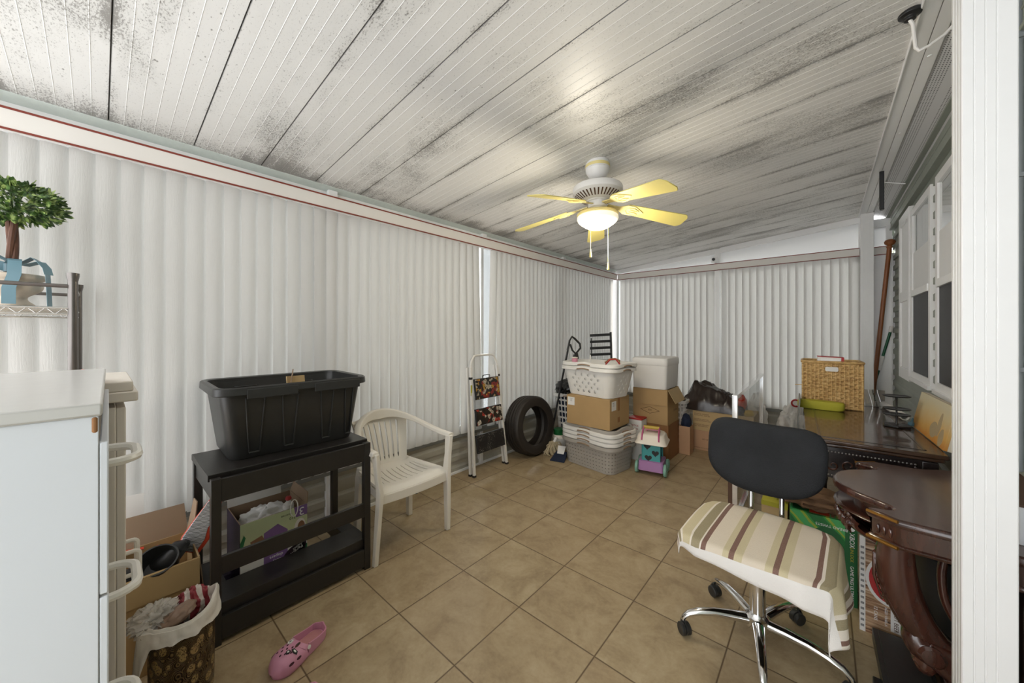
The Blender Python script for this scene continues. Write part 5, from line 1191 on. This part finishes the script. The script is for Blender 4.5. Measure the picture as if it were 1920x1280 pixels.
def scroll(cx, cz, r, a0, turns, sg=1, th=.006, n=26):
    pts = []
    for i in range(n+1):
        q = i/n; rr_ = r*(1-.85*q); a = a0+sg*turns*2*pi*q; pts.append((cx+rr_*cos(a), yf-.002, cz+rr_*sin(a)))
    b.tube(pts, [th*(1-.6*i/n) for i in range(n+1)], 6)
for sx in (-1, 1):
    scroll(-.03+sx*.05, dh-.130, .038, pi if sx > 0 else 0, 1.2, sx); scroll(-.03+sx*.115, dh-.140, .028, 0 if sx > 0 else pi, 1.1, -sx); scroll(-.03+sx*.165, dh-.125, .018, pi/2, 1.0, sx)
b.blob((-.03, yf-.002, dh-.118), (.012, .006, .028), 1, .1, 2, 14, 10)
for a in (-.7, .7): b.tube([(-.03, yf-.002, dh-.13), (-.03+.03*a, yf-.003, dh-.105), (-.03+.05*a, yf-.002, dh-.085)], [.006, .005, .001], 6)
b.build('carved_scrolls', MAT['carve'], DK)
b = MB(); b.box(dw-.085, dw-.03, yf-.006, yf+.05, dh-.20, dh-.045); b.build('corner_block', MAT['deskdark'], DK, bevel=.004)
for sx in (-1, 1):
    for sy in (-1, 1):
        b = MB(); x, y = sx*(dw-.065), sy*(dl-.07); b.loft([[(x+a*k, y+c*k, z) for a, c in ((-.032, -.032), (.032, -.032), (.032, .032), (-.032, .032))] for z, k in ((0, .72), (.03, .95), (.05, .60), (.35, .78), (.52, .95), (.54, 1.05), (.58, 1.05))]); b.build('leg', MAT['deskdark'], DK, bevel=.003)
# things on the desk
WB = thing('wicker_basket', 'tall square wicker basket with handle hole on the far end of the desk', 'wicker basket', (.04, 3.765, .7635), .03)
ww, wd, wh = .338, .25, .35
def weave(side):
    nr, ns = 22, 14
    def fn(u, v):
        row = min(int(v*nr), nr-1); k = u*ns*pi; o_ = .0052*sin(k+(pi if row % 2 else 0)); tb = .0022*sin((v*nr-row)*pi)
        d = o_*(.6+.4*sin((v*nr-row)*pi))+tb; L = ww if side % 2 == 0 else wd; H_ = (wd if side % 2 == 0 else ww)/2
        x = (u-.5)*L; q = H_+d
        return [(x, -q, v*wh), (q, x, v*wh), (-x, q, v*wh), (-q, -x, v*wh)][side]
    return fn
b = MB()
for s_ in range(4): b.grid(weave(s_), 14*6, 22*4)
for x, y in ((-ww/2, -wd/2), (ww/2, -wd/2), (ww/2, wd/2), (-ww/2, wd/2)): b.tube([(x, y, 0), (x, y, wh)], .008, 8)
for i in range(1, 14):
    for sg in (-1, 1): b.tube([(-ww/2+ww*(i+.0)/14, sg*(wd/2+.0035), 0), (-ww/2+ww*(i+.0)/14, sg*(wd/2+.0035), wh)], .0042, 6); b.tube([(sg*(ww/2+.0035), -wd/2+wd*i/14, 0), (sg*(ww/2+.0035), -wd/2+wd*i/14, wh)], .0036, 6)
b.box(-ww/2, ww/2, -wd/2, wd/2, .001, .006); b.build('woven_body', MAT['wicker'], WB, ang=60, solid=.003, soff=-1)
b = MB(); R_ = [(x, y, wh) for x, y in rrect(ww+.006, wd+.006, .015)]; 
b.tube([(x, y, wh-.004) for x, y in rrect(ww+.008, wd+.008, .015, 3)], .011, 8, closed=True); b.build('braided_rim', MAT['wicker'], WB); b = MB()
b.tube([(x, y, .008) for x, y in rrect(ww+.006, wd+.006, .015, 3)], .008, 8, closed=True); b.build('braided_foot', MAT['wicker'], WB)
b = MB(); hp2 = rrect(.075, .034, .010, 4); b.prisma([(x, z+wh-.055) for x, z in hp2], -wd/2-.010, -wd/2-.003, 'y'); b.build('handle_opening', MAT['paper'], WB, bevel=.001)['label'] = 'white lined handle opening'
b = MB(); b.tube([(-ww/2-.004, -.10, .16), (-ww/2-.05, -.11, .158)], .003, 6); b.build('loose_reed', MAT['wicker'], WB)
b = MB(); b.box(-.075, .075, -.05, .05, -.02, .02); b2 = b.build('boxed_item', MAT['paper'], bevel=.002); b2.location = (.035, 3.70, 1.130); b2.rotation_euler = (0, .03, .05); tag(b2, 'red and white carton lying in the mouth of the wicker basket', 'box')
b = MB(); b.box(.060, .0765, -.051, .051, -.0205, .0205); b.box(-.0765, .0765, -.051, .051, .0165, .0208); q_ = b.build('red_band', MAT['red'], b2)
b = MB(); b.box(-.055, .055, -.0508, -.050, -.016, .006); b.build('white_front', MAT['whiteprint'], b2)
b = MB(); b.loft([[( .135*sq(cos(q), .45)*k, .045*sq(sin(q), .6)*k, z) for q in [2*pi*i/40 for i in range(40)]] for k, z in ((.93, 0), (1.0, .010), (1.0, .048), (.95, .058), (.6, .062))]); o = b.build('sponge', MAT['lime'], ang=60); o.location = (-.02, 3.555, .7645); o.rotation_euler = (0, 0, -.06); tag(o, 'long lime yellow sponge lying in front of the wicker basket', 'sponge')
TS = thing('tiered_stand', 'black metal stand with three round plates on the desk', 'stand', (.335, 3.20, .7645))
b = MB(); b.prism([(.066*cos(a), .066*sin(a)) for a in [pi/6+pi/3*i for i in range(6)]], 0, .012); b.build('base_plate', MAT['black'], TS, bevel=.003)
b = MB(); b.lathe([(.010, .010), (.006, .02), (.0045, .05), (.007, .06), (.0045, .07), (.0045, .175), (.007, .182)], 14); b.build('stem', MAT['black'], TS)
for z in (.072, .107, .184): b = MB(); b.lathe([(.004, z-.002), (.058, z-.002), (.062, z+.002), (.060, z+.004), (.054, z+.001), (.004, z+.001)], 32); b.build('plate', MAT['black'], TS)
PT = thing('painting', 'yellow canvas painting with grey figures leaning on the wall at the desk edge', 'painting', (.435, 2.99, .764), rot=(0, radians(11), radians(2.5)))
b = MB(); b.box(-.013, .0, -.305, .305, .0, .215); b.build('canvas', MAT['canvas'], PT, bevel=.001)
b = MB()
for y0, y1, z0, z1 in ((-.306, -.27, 0, .215), (.27, .306, 0, .215), (-.27, .27, 0, .03), (-.27, .27, .185, .215)): b.box(0, .018, y0, y1, z0, z1)
b.build('stretcher', MAT['barewood'], PT, bevel=.001)
b = MB()
for cy, cz, ry, rz_ in ((-.16, .10, .026, .062), (-.09, .06, .060, .042), (-.225, .045, .035, .045)): b.prisma([(cy+ry*cos(a)*(1+.08*sin(4*a+1)), max(.003, cz+rz_*sin(a))) for a in [2*pi*i/24 for i in range(24)]], -.0138, -.0128, 'x')
b.build('painted_figures', MAT['canvasgrey'], PT)
o = MB(); o.box(-.006, .006, -.014, .014, 0, .716); o = o.build('wood_batten', MAT['barewood'], bevel=.001); o.location = (.452, 2.612, 0); o.rotation_euler = (0, .02, 0); tag(o, 'pale wood batten standing upright by the near corner of the desk', 'batten')
WL = thing('wallet', 'red brown leather wallet with metal clip on the window sill over the painting', 'wallet', (.515, 2.765, .9735))
b = MB(); b.box(-.012, .012, -.075, .075, 0, .035); b.build('wallet_body', MAT['card2'], WL, bevel=.004); b = MB(); loopU(b, (-.014, .045, .028), (.012, .045, .028), (0, 0, .03), .003, .008); b.build('clip', MAT['chrome'], WL)
b = MB(); b.loft([[(.006*cos(q)*k+x, .006*sin(q)*k+y, z) for q in [2*pi*i/10 for i in range(10)]] for x, y, z, k in ((0, 0, 0, 1.6), (.0, .0, .02, 1.6), (.004, .01, .03, 1.0), (.01, .03, .045, .8))]); b.blob((-.004, -.02, .016), (.016, .02, .014), 3, .2, 2, 16, 12); o = b.build('plastic_clamp', MAT['ribbon']); o.location = (.405, 3.27, .765); tag(o, 'small pale blue plastic clip on the desk at the foot of the painting', 'clip')
b = MB(); b.lathe([(.020, 0), (.022, .002), (.022, .50), (.018, .50), (.016, .01)], 24); o = b.build('paper_roll', MAT['paper']); o.location = (.345, 3.94, .787); o.rotation_euler = (pi/2, 0, radians(6)); tag(o, 'long white paper roll lying along the wall side of the desk', 'paper roll')
b = MB(); b.grid(lambda u, v: ((u-.5)*.13, .012*sin(u*9+v*2), v*.13), 12, 8); o = b.build('plastic_sheet', MAT['clearfilm'], solid=.001); o.location = (.285, 3.93, .7640); o.rotation_euler = (0, 0, .05); tag(o, 'clear plastic sheet standing at the far end of the desk', 'plastic sheet')
b = MB(); b.box(-.004, .004, -.12, .12, 0, .862); o = b.build('grey_board', MAT['sillgrey'], bevel=.001); o.location = (-.178, 3.48, 0); o.rotation_euler = (0, .045, .05); tag(o, 'thin grey board leaning against the left long side of the desk', 'board')
# poles behind the column
CP = thing('curtain_pole', 'brown wooden pole with ball finial leaning in the right far corner', 'pole', (.352, 5.524, 0))
b = MB(); b.tube([(0, 0, .005), (.172, -.02, 2.235)], .019, 14); b.build('shaft', MAT['polewood'], CP)
b = MB(); b.M = Matrix.Translation((.172, -.02, 2.235)) @ Vector((.172, -.02, 2.24)).to_track_quat('Z', 'Y').to_matrix().to_4x4(); b.lathe([(.018, -.01), (.026, 0), (.026, .008), (.018, .014), (.02, .02), (.040, .035), (.046, .055), (.038, .075), (.02, .085), (.004, .088)], 24); b.build('finial', MAT['polewood'], CP)
GP = thing('extension_pole', 'dark green pole with white grips leaning beside the brown wooden pole', 'pole', (.253, 5.560, 0))
ep = Vector((.295, -.008, 1.40)); q = lambda t: tuple(ep*t)
b = MB(); b.tube([q(.005), q(.97)], .012, 12); b.build('shaft', MAT['greenpole'], GP)
for t0, t1 in ((.66, .77), (.955, 1.0)): b = MB(); b.tube([q(t0), q(t1)], .017, 12); b.build('grip', MAT['whiteplastic'], GP)
# ------------------------------------------------------------------ carved console table
TB = thing('console_table', 'carved mahogany console table with scalloped top behind the near white post', 'table', (.30, 2.155, 0))
tz = .70; cy = 0.0
half = [(-.268, 0), (-.268, -.055), (-.258, -.11), (-.235, -.20), (-.205, -.27), (-.188, -.293), (-.172, -.305), (-.160, -.298), (-.152, -.268), (-.150, -.258)]
near = [(-.272, .0), (-.268, -.05), (-.252, -.10), (-.222, -.145), (-.186, -.180), (-.152, -.205), (-.126, -.228), (-.114, -.250), (-.119, -.270), (-.140, -.282), (-.165, -.287), (-.184, -.300), (-.178, -.318), (-.108, -.368), (.02, -.372), (.05, -.385), (.115, -.432), (.232, -.432)]
out = near+[(x, -y) for x, y in reversed(near)][:-1]
def off(poly, d):
    n = len(poly); r = []
    for i in range(n):
        p0, p1, p2 = Vector(poly[i-1]), Vector(poly[i]), Vector(poly[(i+1) % n]); t = (p2-p0).normalized(); nn = Vector((t.y, -t.x)); r.append((p1.x-nn.x*d, min(10, p1.y-nn.y*d)))
    return r
area = sum(out[i-1][0]*out[i][1]-out[i][0]*out[i-1][1] for i in range(len(out)))
sgn = 1 if area > 0 else -1
O_ = lambda d: [(min(x, .24), y) for x, y in off(out, d*sgn)]
b = MB(); b.loft([[(x, y, z) for x, y in O_(d)] for d, z in ((.010, tz-.030), (.002, tz-.026), (.0, tz-.016), (.004, tz-.004), (.010, tz))], cap0=True, cap1=True); b.build('top_moulding', MAT['mahog'], TB, ang=50)
b = MB(); b.prism(O_(.0125), tz-.006, tz+.0006); b.build('top_panel', MAT['mahogtop'], TB)
b = MB(); ap = [(-.205, 0), (-.20, -.06), (-.175, -.115), (-.125, -.165), (-.085, -.20), (-.07, -.30), (.23, -.33)]
b.prism(ap+[(x, -y) for x, y in reversed(ap[1:])], tz-.098, tz-.010)
for sg in (-1, 1): b.prism([(x, y*-sg) for x, y in ((-.150, -.292), (-.168, -.304), (-.164, -.316), (-.100, -.358), (.022, -.360), (.052, -.373), (.117, -.420), (.23, -.420), (.23, -.30), (-.07, -.26), (-.12, -.284))], tz-.098, tz-.010)
b.build('apron', MAT['mahog'], TB, ang=50)
b = MB(); b.loft([[(x, y, z) for x, y in O_(d)] for d, z in ((.020, tz-.104), (.008, tz-.102), (.004, tz-.094), (.012, tz-.086), (.020, tz-.085))]); b.build('lower_moulding', MAT['mahog'], TB, ang=50)
for sg in (-1, 1):
    for z, r_ in ((tz-.006, .0055), (tz-.096, .0065)): b = MB(); b.tube([(-.182, sg*.316, z), (-.110, sg*.369, z)], r_, 8); b.build('gilt_bead', MAT['gold'], TB)
    b = MB()
    for t in (.3, .5, .7): b.blob((-.182+.072*t+.006, sg*(.316+.053*t-.008), tz-.060), (.006, .006, .016), 2, .1, 2, 10, 8)
    b.build('corner_carving', MAT['carve'], TB)
# carved bombe shell under the scallops
def shell(u, v):
    y = -.21+.42*u; bx = -.262+.55*(abs(y)**1.75); k = sin(pi*min(1, v*1.0))
    z = tz-.10-.115*v*(1-.35*(abs(y)/.21)**2); rib = .006*abs(sin(u*pi*9))*sin(pi*v)
    return (bx+.022+.085*v**1.4-.026*k-rib, y, z)
b = MB(); b.grid(shell, 90, 18)
b.build('shell_apron', MAT['carve'], TB, solid=.012, soff=-1, ang=60)
b = MB()
for i in range(9):
    u = .1+.8*i/8; p = Vector(shell(u, .35)); b.blob(tuple(p+Vector((-.006, 0, 0))), (.011, .016, .024), i, .2, 2, 14, 10)
    if i < 8:
        p = Vector(shell(u+.05, .6)); b.tube([tuple(p+Vector((-.008, -.015, .02))), tuple(p+Vector((-.016, 0, 0))), tuple(p+Vector((-.008, .012, -.02)))], [.004, .008, .003], 6)
b.build('acanthus_carving', MAT['carve'], TB)
# legs: S curved consoles at the canted corners, ring of scroll at the knee, block feet
def csweep(b, pts, w, t, n=12, mi=0, ex=.6):
    """rounded rectangular section swept along pts; w[i] across, t[i] thickness"""
    P_ = [Vector(p) for p in pts]; rings = []
    for i, p in enumerate(P_):
        tg = (P_[min(i+1, len(P_)-1)]-P_[max(i-1, 0)]).normalized(); side = Vector((-.0, 1, 0)); side = (side-tg*side.dot(tg)).normalized(); nn = tg.cross(side)
        rings.append([tuple(p+side*w[i]*sq(cos(a), ex)+nn*t[i]*sq(sin(a), ex)) for a in [2*pi*k/n for k in range(n)]])
    b.loft(rings, mi)
def spl(ctrl, n=8):
    out_ = []
    c = [ctrl[0]]+list(ctrl)+[ctrl[-1]]
    for i in range(1, len(c)-2):
        p0, p1, p2, p3 = (tuple(x) for x in c[i-1:i+3])
        for k in range(n):
            t = k/n; out_.append(tuple(.5*((2*b_)+(-a_+c_)*t+(2*a_-5*b_+4*c_-d_)*t*t+(-a_+3*b_-3*c_+d_)*t**3) for a_, b_, c_, d_ in zip(p0, p1, p2, p3)))
    out_.append(tuple(ctrl[-1])); return out_
for sg in (-1, 1):
    y = sg*.275; MX = Matrix.Translation((.045, 0, 0))
    S5 = spl([(-.150, y, .600, .058, .045), (-.152, y, .52, .058, .052), (-.140, y, .43, .056, .054), (-.105, y*.98, .34, .052, .050), (-.060, y*.96, .285, .045, .040), (-.02, y*.95, .265, .034, .026)])
    b = MB(); b.M = MX; csweep(b, [p[:3] for p in S5], [p[3] for p in S5], [p[4] for p in S5]); lg = b.build('leg', MAT['mahog'], TB, ang=60)
    S6 = spl([(-.105, y*.99, .300, .040, .030), (-.095, y, .262, .046, .042), (-.045, y, .240, .048, .048), (.010, y, .200, .050, .050), (.040, y, .130, .052, .048), (.045, y, .06, .054, .046), (.035, y, .012, .060, .050)])
    b = MB(); b.M = MX; csweep(b, [p[:3] for p in S6], [p[3] for p in S6], [p[4] for p in S6]); b.build('lower_leg', MAT['mahog'], TB, ang=60)
    b = MB(); b.M = MX; b.M = MX @ Matrix.Translation((-.070, y, .250)) @ Matrix.Rotation(pi/2, 4, 'X'); b.lathe([(.006, -.056), (.026, -.054), (.034, -.046), (.034, .046), (.026, .054), (.006, .056)], 24); b.build('knee_scroll', MAT['mahog'], lg)
    b = MB(); b.M = MX
    for k in range(9): z = .555-.022*k; xx = -.197+.012*((k-3)/4)**2*.6+.0016*k; b.tube([(xx+.004, y-.035+.003*k, z+.012), (xx-.006, y-.006, z), (xx+.002, y+.020-.002*k, z-.028)], [.0035, .0065, .002], 6)
    b.tube([(-.172, y+.02, .57), (-.205, y, .53), (-.206, y-.005, .45), (-.186, y-.01, .37)], [.004, .006, .005, .002], 6); b.build('leaf_carving', MAT['carve'], lg)
    b = MB(); b.M = MX; b.blob((-.082, y, .205), (.030, .036, .048), 5, .12, 2, 20, 14); b.tube([(-.11, y-.02, .225), (-.11, y+.02, .225)], .008, 8); b.tube([(-.105, y-.02, .205), (-.105, y+.02, .205)], .007, 8); b.build('drop_carving', MAT['carve'], lg)
    arc = [(-.02+.0, y*.80, .60), (-.035, y*.82, .50), (-.025, y*.86, .40), (.02, y*.9, .32), (.08, y*.9, .28)]
    b = MB(); b.M = MX; s7 = spl([(*p, .014, .012) for p in arc]); csweep(b, [p[:3] for p in s7], [p[3] for p in s7], [p[4] for p in s7], ex=1); b.build('lyre_rib', MAT['mahog'], TB)
b = MB(); b.loft([[(x, y_, z) for y_, z in ((-.28, .03), (.28, .03), (.28, .075), (-.28, .075))] for x in (.03, .12)]); b.build('base_stretcher', MAT['mahog'], TB, bevel=.006)
for sg in (-1, 1): b = MB(); b.box(.17, .225, sg*.28-.03, sg*.28+.03, 0, tz-.10); b.build('rear_leg', MAT['mahog'], TB, bevel=.006)
b = MB(); b.prisma([(.05, 0), (.0, .6)], 0, 1, 'y') if False else b.box(.19, .2, -.25, .25, .075, .59); b.build('back_panel', MAT['mahog'], TB)
# things under the table
GB = thing('carton', 'green game carton with dark side stripe under the carved table', 'box', (-.01, 2.50, 0), .03)
b = MB(); b.box(-.13, .13, -.09, .09, 0, .405); b.build('body', MAT['greenart'], GB, bevel=.001)
b = MB(); b.box(.0855, .1305, -.0905, -.0898, 0, .405); b.box(.1298, .1305, -.0898, .09, 0, .405); b.build('side_stripe', MAT['greendark'], GB)
up_ = lambda x, z: face_m((x, -.0908, z), (0, 0, -1), (1, 0, 0))
text('printed_text', 'XBOX', .026, MAT['whiteprint'], GB, up_(.110, .322)); text('printed_text', 'UNLOCK', .017, MAT['lime'], GB, up_(.110, .252)); text('printed_text', 'GAME PASS ULTIMATE', .018, MAT['whiteprint'], GB, up_(.110, .108)); text('printed_text', 'BREAD TWISTS', .018, MAT['whiteprint'], GB, face_m((.035, -.0908, .365), (-1, 0, 0), (0, 0, -1)))
b = MB(); b.prisma([(.110+.011*cos(a), .378+.011*sin(a)) for a in [2*pi*i/20 for i in range(20)]], -.0912, -.0904, 'y'); b.build('round_emblem', MAT['whiteprint'], GB)
b = MB(); b.prisma([(.02+.05*cos(a)*(1+.1*sin(5*a)), .315+.042*sin(a)) for a in [2*pi*i/28 for i in range(28)]], -.0910, -.0903, 'y'); b.build('dark_picture', MAT['greendark'], GB)
b = MB(); b.prisma([(.035+.045*cos(a)*(1+.15*sin(4*a)), .19+.06*sin(a)) for a in [2*pi*i/28 for i in range(28)]], -.0910, -.0903, 'y'); b.build('pale_picture', MAT['teal'], GB)
for k, (x0, x1, m_) in enumerate(((-.12, -.06, 'greendark'), (-.05, .03, 'orange'), (.035, .05, 'brownprint'), (.055, .075, 'olive'))): b = MB(); b.box(x0, x1, -.07, .06, .4049, .4058); b.build('top_print', MAT[m_], GB)
b = MB(); b.box(-.06, .06, -.04, .04, 0, .385)
YB_ = carton('cardboard_box', 'tan carton with lime top edge left of the green game carton', (-.205, 2.50, 0), .0, .115, .16, .408, MAT['card3'], open_=False)
b = MB(); b.box(-.0585, .0585, -.0815, .0815, .385, .4095); b.build('lime_edge', MAT['lime'], YB_)
RBX = thing('carton', 'root beer carton with wood plank print on the floor behind the carved table leg', 'box', (.2205, 2.312, 0), -.04)
b = MB(); b.box(-.0975, .0975, -.06, .06, 0, .425); b.build('body', MAT['plankart'], RBX, bevel=.001)
yf = -.0601
def pr(name, x0, x1, z0, z1, m, k=1): b = MB(); b.box(x0, x1, yf-.0007*k, yf, z0, z1); b.build(name, MAT[m], RBX)
pr('edge_band', -.097, -.078, 0, .425, 'paper')
for k in range(15): pr('edge_print', -.0935, -.082, .02+.025*k, .030+.025*k, 'greytext', 2)
for name, ry, rz_, m_, k in (('emblem_ring', .078, .105, 'paper', 1), ('emblem', .067, .092, 'red', 2), ('emblem_band', .054, .05, 'greytext', 3)):
    b = MB(); b.prisma([(.0+ry*cos(a), .252+rz_*sin(a)) for a in [2*pi*i/36 for i in range(36)] ], yf-.0007*k, yf, 'y') if name != 'emblem_band' else b.box(-.028, .024, yf-.0021, yf, .175, .33); b.build(name, MAT[m_] if name != 'emblem_band' else MAT['browntext'], RBX)
text('printed_text', 'A&W', .062, MAT['whiteprint'], RBX, face_m((-.002, yf-.0024, .252), (0, 0, 1), (-1, 0, 0)))
pr('name_patch', .0, .032, .045, .150, 'paper')
rot_ = lambda x, z: face_m((x, yf-.0012, z), (0, 0, -1), (1, 0, 0))
text('printed_text', 'ROOT BEER', .019, MAT['browntext'], RBX, rot_(.016, .098)); text('printed_text', 'AGED VANILLA', .012, MAT['whiteprint'], RBX, rot_(-.014, .10)); text('printed_text', '12 CANS', .016, MAT['whiteprint'], RBX, rot_(-.046, .10))
pr('corner_patch', .060, .0975, 0, .085, 'creamplastic')
crumple('suede_bag', 'brown suede bag slumped on the tan and green cartons under the desk', 'bag', (-.03, 2.50, .455), (.17, .09, .045), 51, MAT['fur'], .35, 1.8)
BS = thing('black_case', 'flat black case with small rubber foot on the floor before the carved table', 'case', (.262, 1.985, 0), .02)
b = MB(); b.box(-.10, .052, -.20, .22, .012, .062); b.box(-.085, .04, -.185, .205, .062, .066); b.build('case_body', MAT['blackplastic'], BS, bevel=.006)
for x, y in ((-.105, -.06), (-.03, .17), (.03, .17), (.03, -.17)): b = MB(); b.box(x-.018, x+.018, y-.02, y+.02, 0, .03); b.build('foot', MAT['black'], BS, bevel=.004)
WBx = thing('carton', 'plain white carton on the carved table to the right of the near white post', 'box', (.505, 2.02, .7012))
b = MB(); b.box(-.06, .035, -.20, .20, 0, .115); b.build('body', MAT['laminate'], WBx, bevel=.002); b = MB(); b.box(-.062, .037, -.202, .202, .115, .122); b.build('lid', MAT['brown'], WBx)
b = MB(); b.box(-.012, .012, -.05, .05, 0, .62); o = b.build('wood_plank', MAT['barewood'], bevel=.002); o.location = (.425, 1.965, .014); o.rotation_euler = (radians(-14), 0, .1); tag(o, 'pale wood plank leaning under the right end of the carved table', 'plank')
b = MB(); b.lathe([(.07, 0), (.085, .01), (.098, .10), (.105, .28), (.112, .42), (.108, .425), (.098, .28), (.08, .02), (.02, .015)], 32); o = b.build('black_pot', MAT['blackplastic']); o.location = (.372, 2.11, .078); 
tag(o, 'dark glossy black tub under the carved table behind its curved leg', 'tub')
# ================================================================== CEILING FAN
fx, fy = -1.15, 2.20; fz = zc(fx)
F = thing('ceiling_fan', 'white five-blade ceiling fan with yellow blades and a lit bowl lamp', 'ceiling fan', (fx, fy, fz))
b = MB(); b.lathe([(.076, .010), (.080, -.012), (.080, -.036), (.075, -.040), (.079, -.044), (.074, -.066), (.060, -.088), (.040, -.103), (.022, -.108)], 32); cn_ = b.build('canopy', MAT['fanwhite'], F); b = MB(); b.lathe([(.0806, -.016), (.0812, -.034), (.0806, -.036)], 32, cap0=False, cap1=False); b.build('canopy_band', MAT['fangold'], cn_)
b = MB(); b.cyl((0, 0, -.10), (0, 0, -.16), .013); b.build('downrod', MAT['fanwhite'], F)
b = MB(); b.lathe([(.03, -.152), (.140, -.156), (.158, -.163), (.165, -.175), (.165, -.205), (.158, -.212), (.120, -.240), (.075, -.255), (.07, -.262)], 40); mo = b.build('motor_housing', MAT['fanwhite'], F)
v = MB()
for k in range(36):
    a = 2*pi*k/36; r0, r1 = .151, .108; z0, z1 = -.2190, -.2480
    d = Vector((cos(a), sin(a), 0)); s_ = Vector((-sin(a), cos(a), 0))*.0045
    p0 = d*r0+Vector((0, 0, z0-.001)); p1 = d*r1+Vector((0, 0, z1-.001))
    v.add([tuple(p0-s_), tuple(p0+s_), tuple(p1+s_*.7), tuple(p1-s_*.7)], [(0, 1, 2, 3)])
v.build('vent_slots', MAT['brown'], mo, solid=.002)
b = MB(); b.lathe([(.06, -.258), (.062, -.30), (.050, -.305), (.050, -.325), (.085, -.335)], 28); b.build('switch_housing', MAT['fanwhite'], F)
b = MB(); b.lathe([(.05, -.322), (.125, -.334), (.137, -.345), (.137, -.352), (.12, -.356)], 36); b.build('light_collar', MAT['fangold'], F)
b = MB(); b.lathe([(.12, -.352), (.134, -.362), (.136, -.378), (.128, -.394), (.112, -.408), (.106, -.412), (.090, -.422), (.086, -.426), (.060, -.438), (.03, -.446), (.002, -.448)], 40); b.build('glass_bowl', MAT['bulb'], F)
for k, (px, py, zb) in enumerate(((.10, .05, -.68), (-.03, -.10, -.60))):
    b = MB(); b.cyl((px*.6, py*.6, -.31), (px*.62, py*.62, zb), .0016, n=6)
    ch = b.build('pull_chain', MAT['fangold'], F)
    b = MB(); b.lathe([(.003, .012), (.005, 0), (.008, -.03), (.008, -.04), (.002, -.042)], 12, c=(px*.62, py*.62, zb)); b.build('pull', MAT['fangold'], ch)
droop = radians(9.5); base = radians(119)
def blade_out():
    L0, L1, w0, w1 = .205, .625, .052, .072
    return [(L0, -w0), (L1-.03, -w1), (L1-.018, -w1*.92), (L1, -w1*.55), (L1, w1*.55), (L1-.018, w1*.92), (L1-.03, w1), (L0, w0)]
for k in range(5):
    a = base-k*2*pi/5
    Rm = Matrix.Translation((0, 0, -.268)) @ Matrix.Rotation(a, 4, 'Z') @ Matrix.Rotation(droop, 4, 'Y') @ Matrix.Rotation(radians(-13), 4, 'X')
    b = MB(); b.M = Rm; b.prism(blade_out(), -.003, .003); bl = b.build('blade', MAT['blade'], F, bevel=.001)
    i = MB(); i.M = Matrix.Translation((0, 0, -.268)) @ Matrix.Rotation(a, 4, 'Z') @ Matrix.Rotation(droop, 4, 'Y') @ Matrix.Rotation(radians(-13), 4, 'X')
    i.prism([(.07, -.016), (.15, -.018), (.15, .018), (.07, .016)], -.010, -.003)
    i.prism([(.15, -.02), (.20, -.052), (.25, -.05), (.31, -.012), (.325, 0), (.31, .012), (.25, .05), (.20, .052), (.15, .02)], -.0085, -.0035)
    for sg in (-1, 1): i.tube([(.20, sg*.006, -.010), (.215, sg*.03, -.011), (.25, sg*.034, -.011), (.285, sg*.016, -.011), (.26, sg*.008, -.011), (.225, sg*.012, -.011)], .004, 6)
    i.build('blade_iron', MAT['fangold'], bl)
# ================================================================== LIGHT, WORLD, CAMERA
ld = bpy.data.lights.new('fan_lamp', 'POINT'); ld.energy = 11; ld.color = (1, .91, .74); ld.shadow_soft_size = .11
lo = bpy.data.objects.new('fan_lamp', ld); COL.objects.link(lo); lo.location = (fx, fy, fz-.56)
w = bpy.data.worlds.new('World'); sc.world = w; w.use_nodes = True
bg = w.node_tree.nodes['Background']; bg.inputs[0].default_value = (.97, .985, 1, 1); bg.inputs[1].default_value = 2.25
sd = bpy.data.lights.new('overcast_sun', 'SUN'); sd.energy = 14; sd.angle = 0.3; sd.color = (1, .985, .96)
so = bpy.data.objects.new('overcast_sun', sd); COL.objects.link(so); so.rotation_euler = Vector((.60, -.85, -.62)).to_track_quat('-Z', 'Y').to_euler()
cd = bpy.data.cameras.new('Camera'); cam = bpy.data.objects.new('Camera', cd); COL.objects.link(cam); sc.camera = cam
cam.location = (0, 0, 1.345); cam.rotation_euler = (pi/2, 0, atan2(585, 673))
cd.sensor_width = 36; cd.lens = 673/1920*36; cd.shift_y = -19/1920; cd.clip_start = .02
vs_ = sc.view_settings; vs_.view_transform = 'Standard'; vs_.look = 'None'; vs_.gamma = 1; vs_.exposure = 0.78; vs_.use_curve_mapping = False
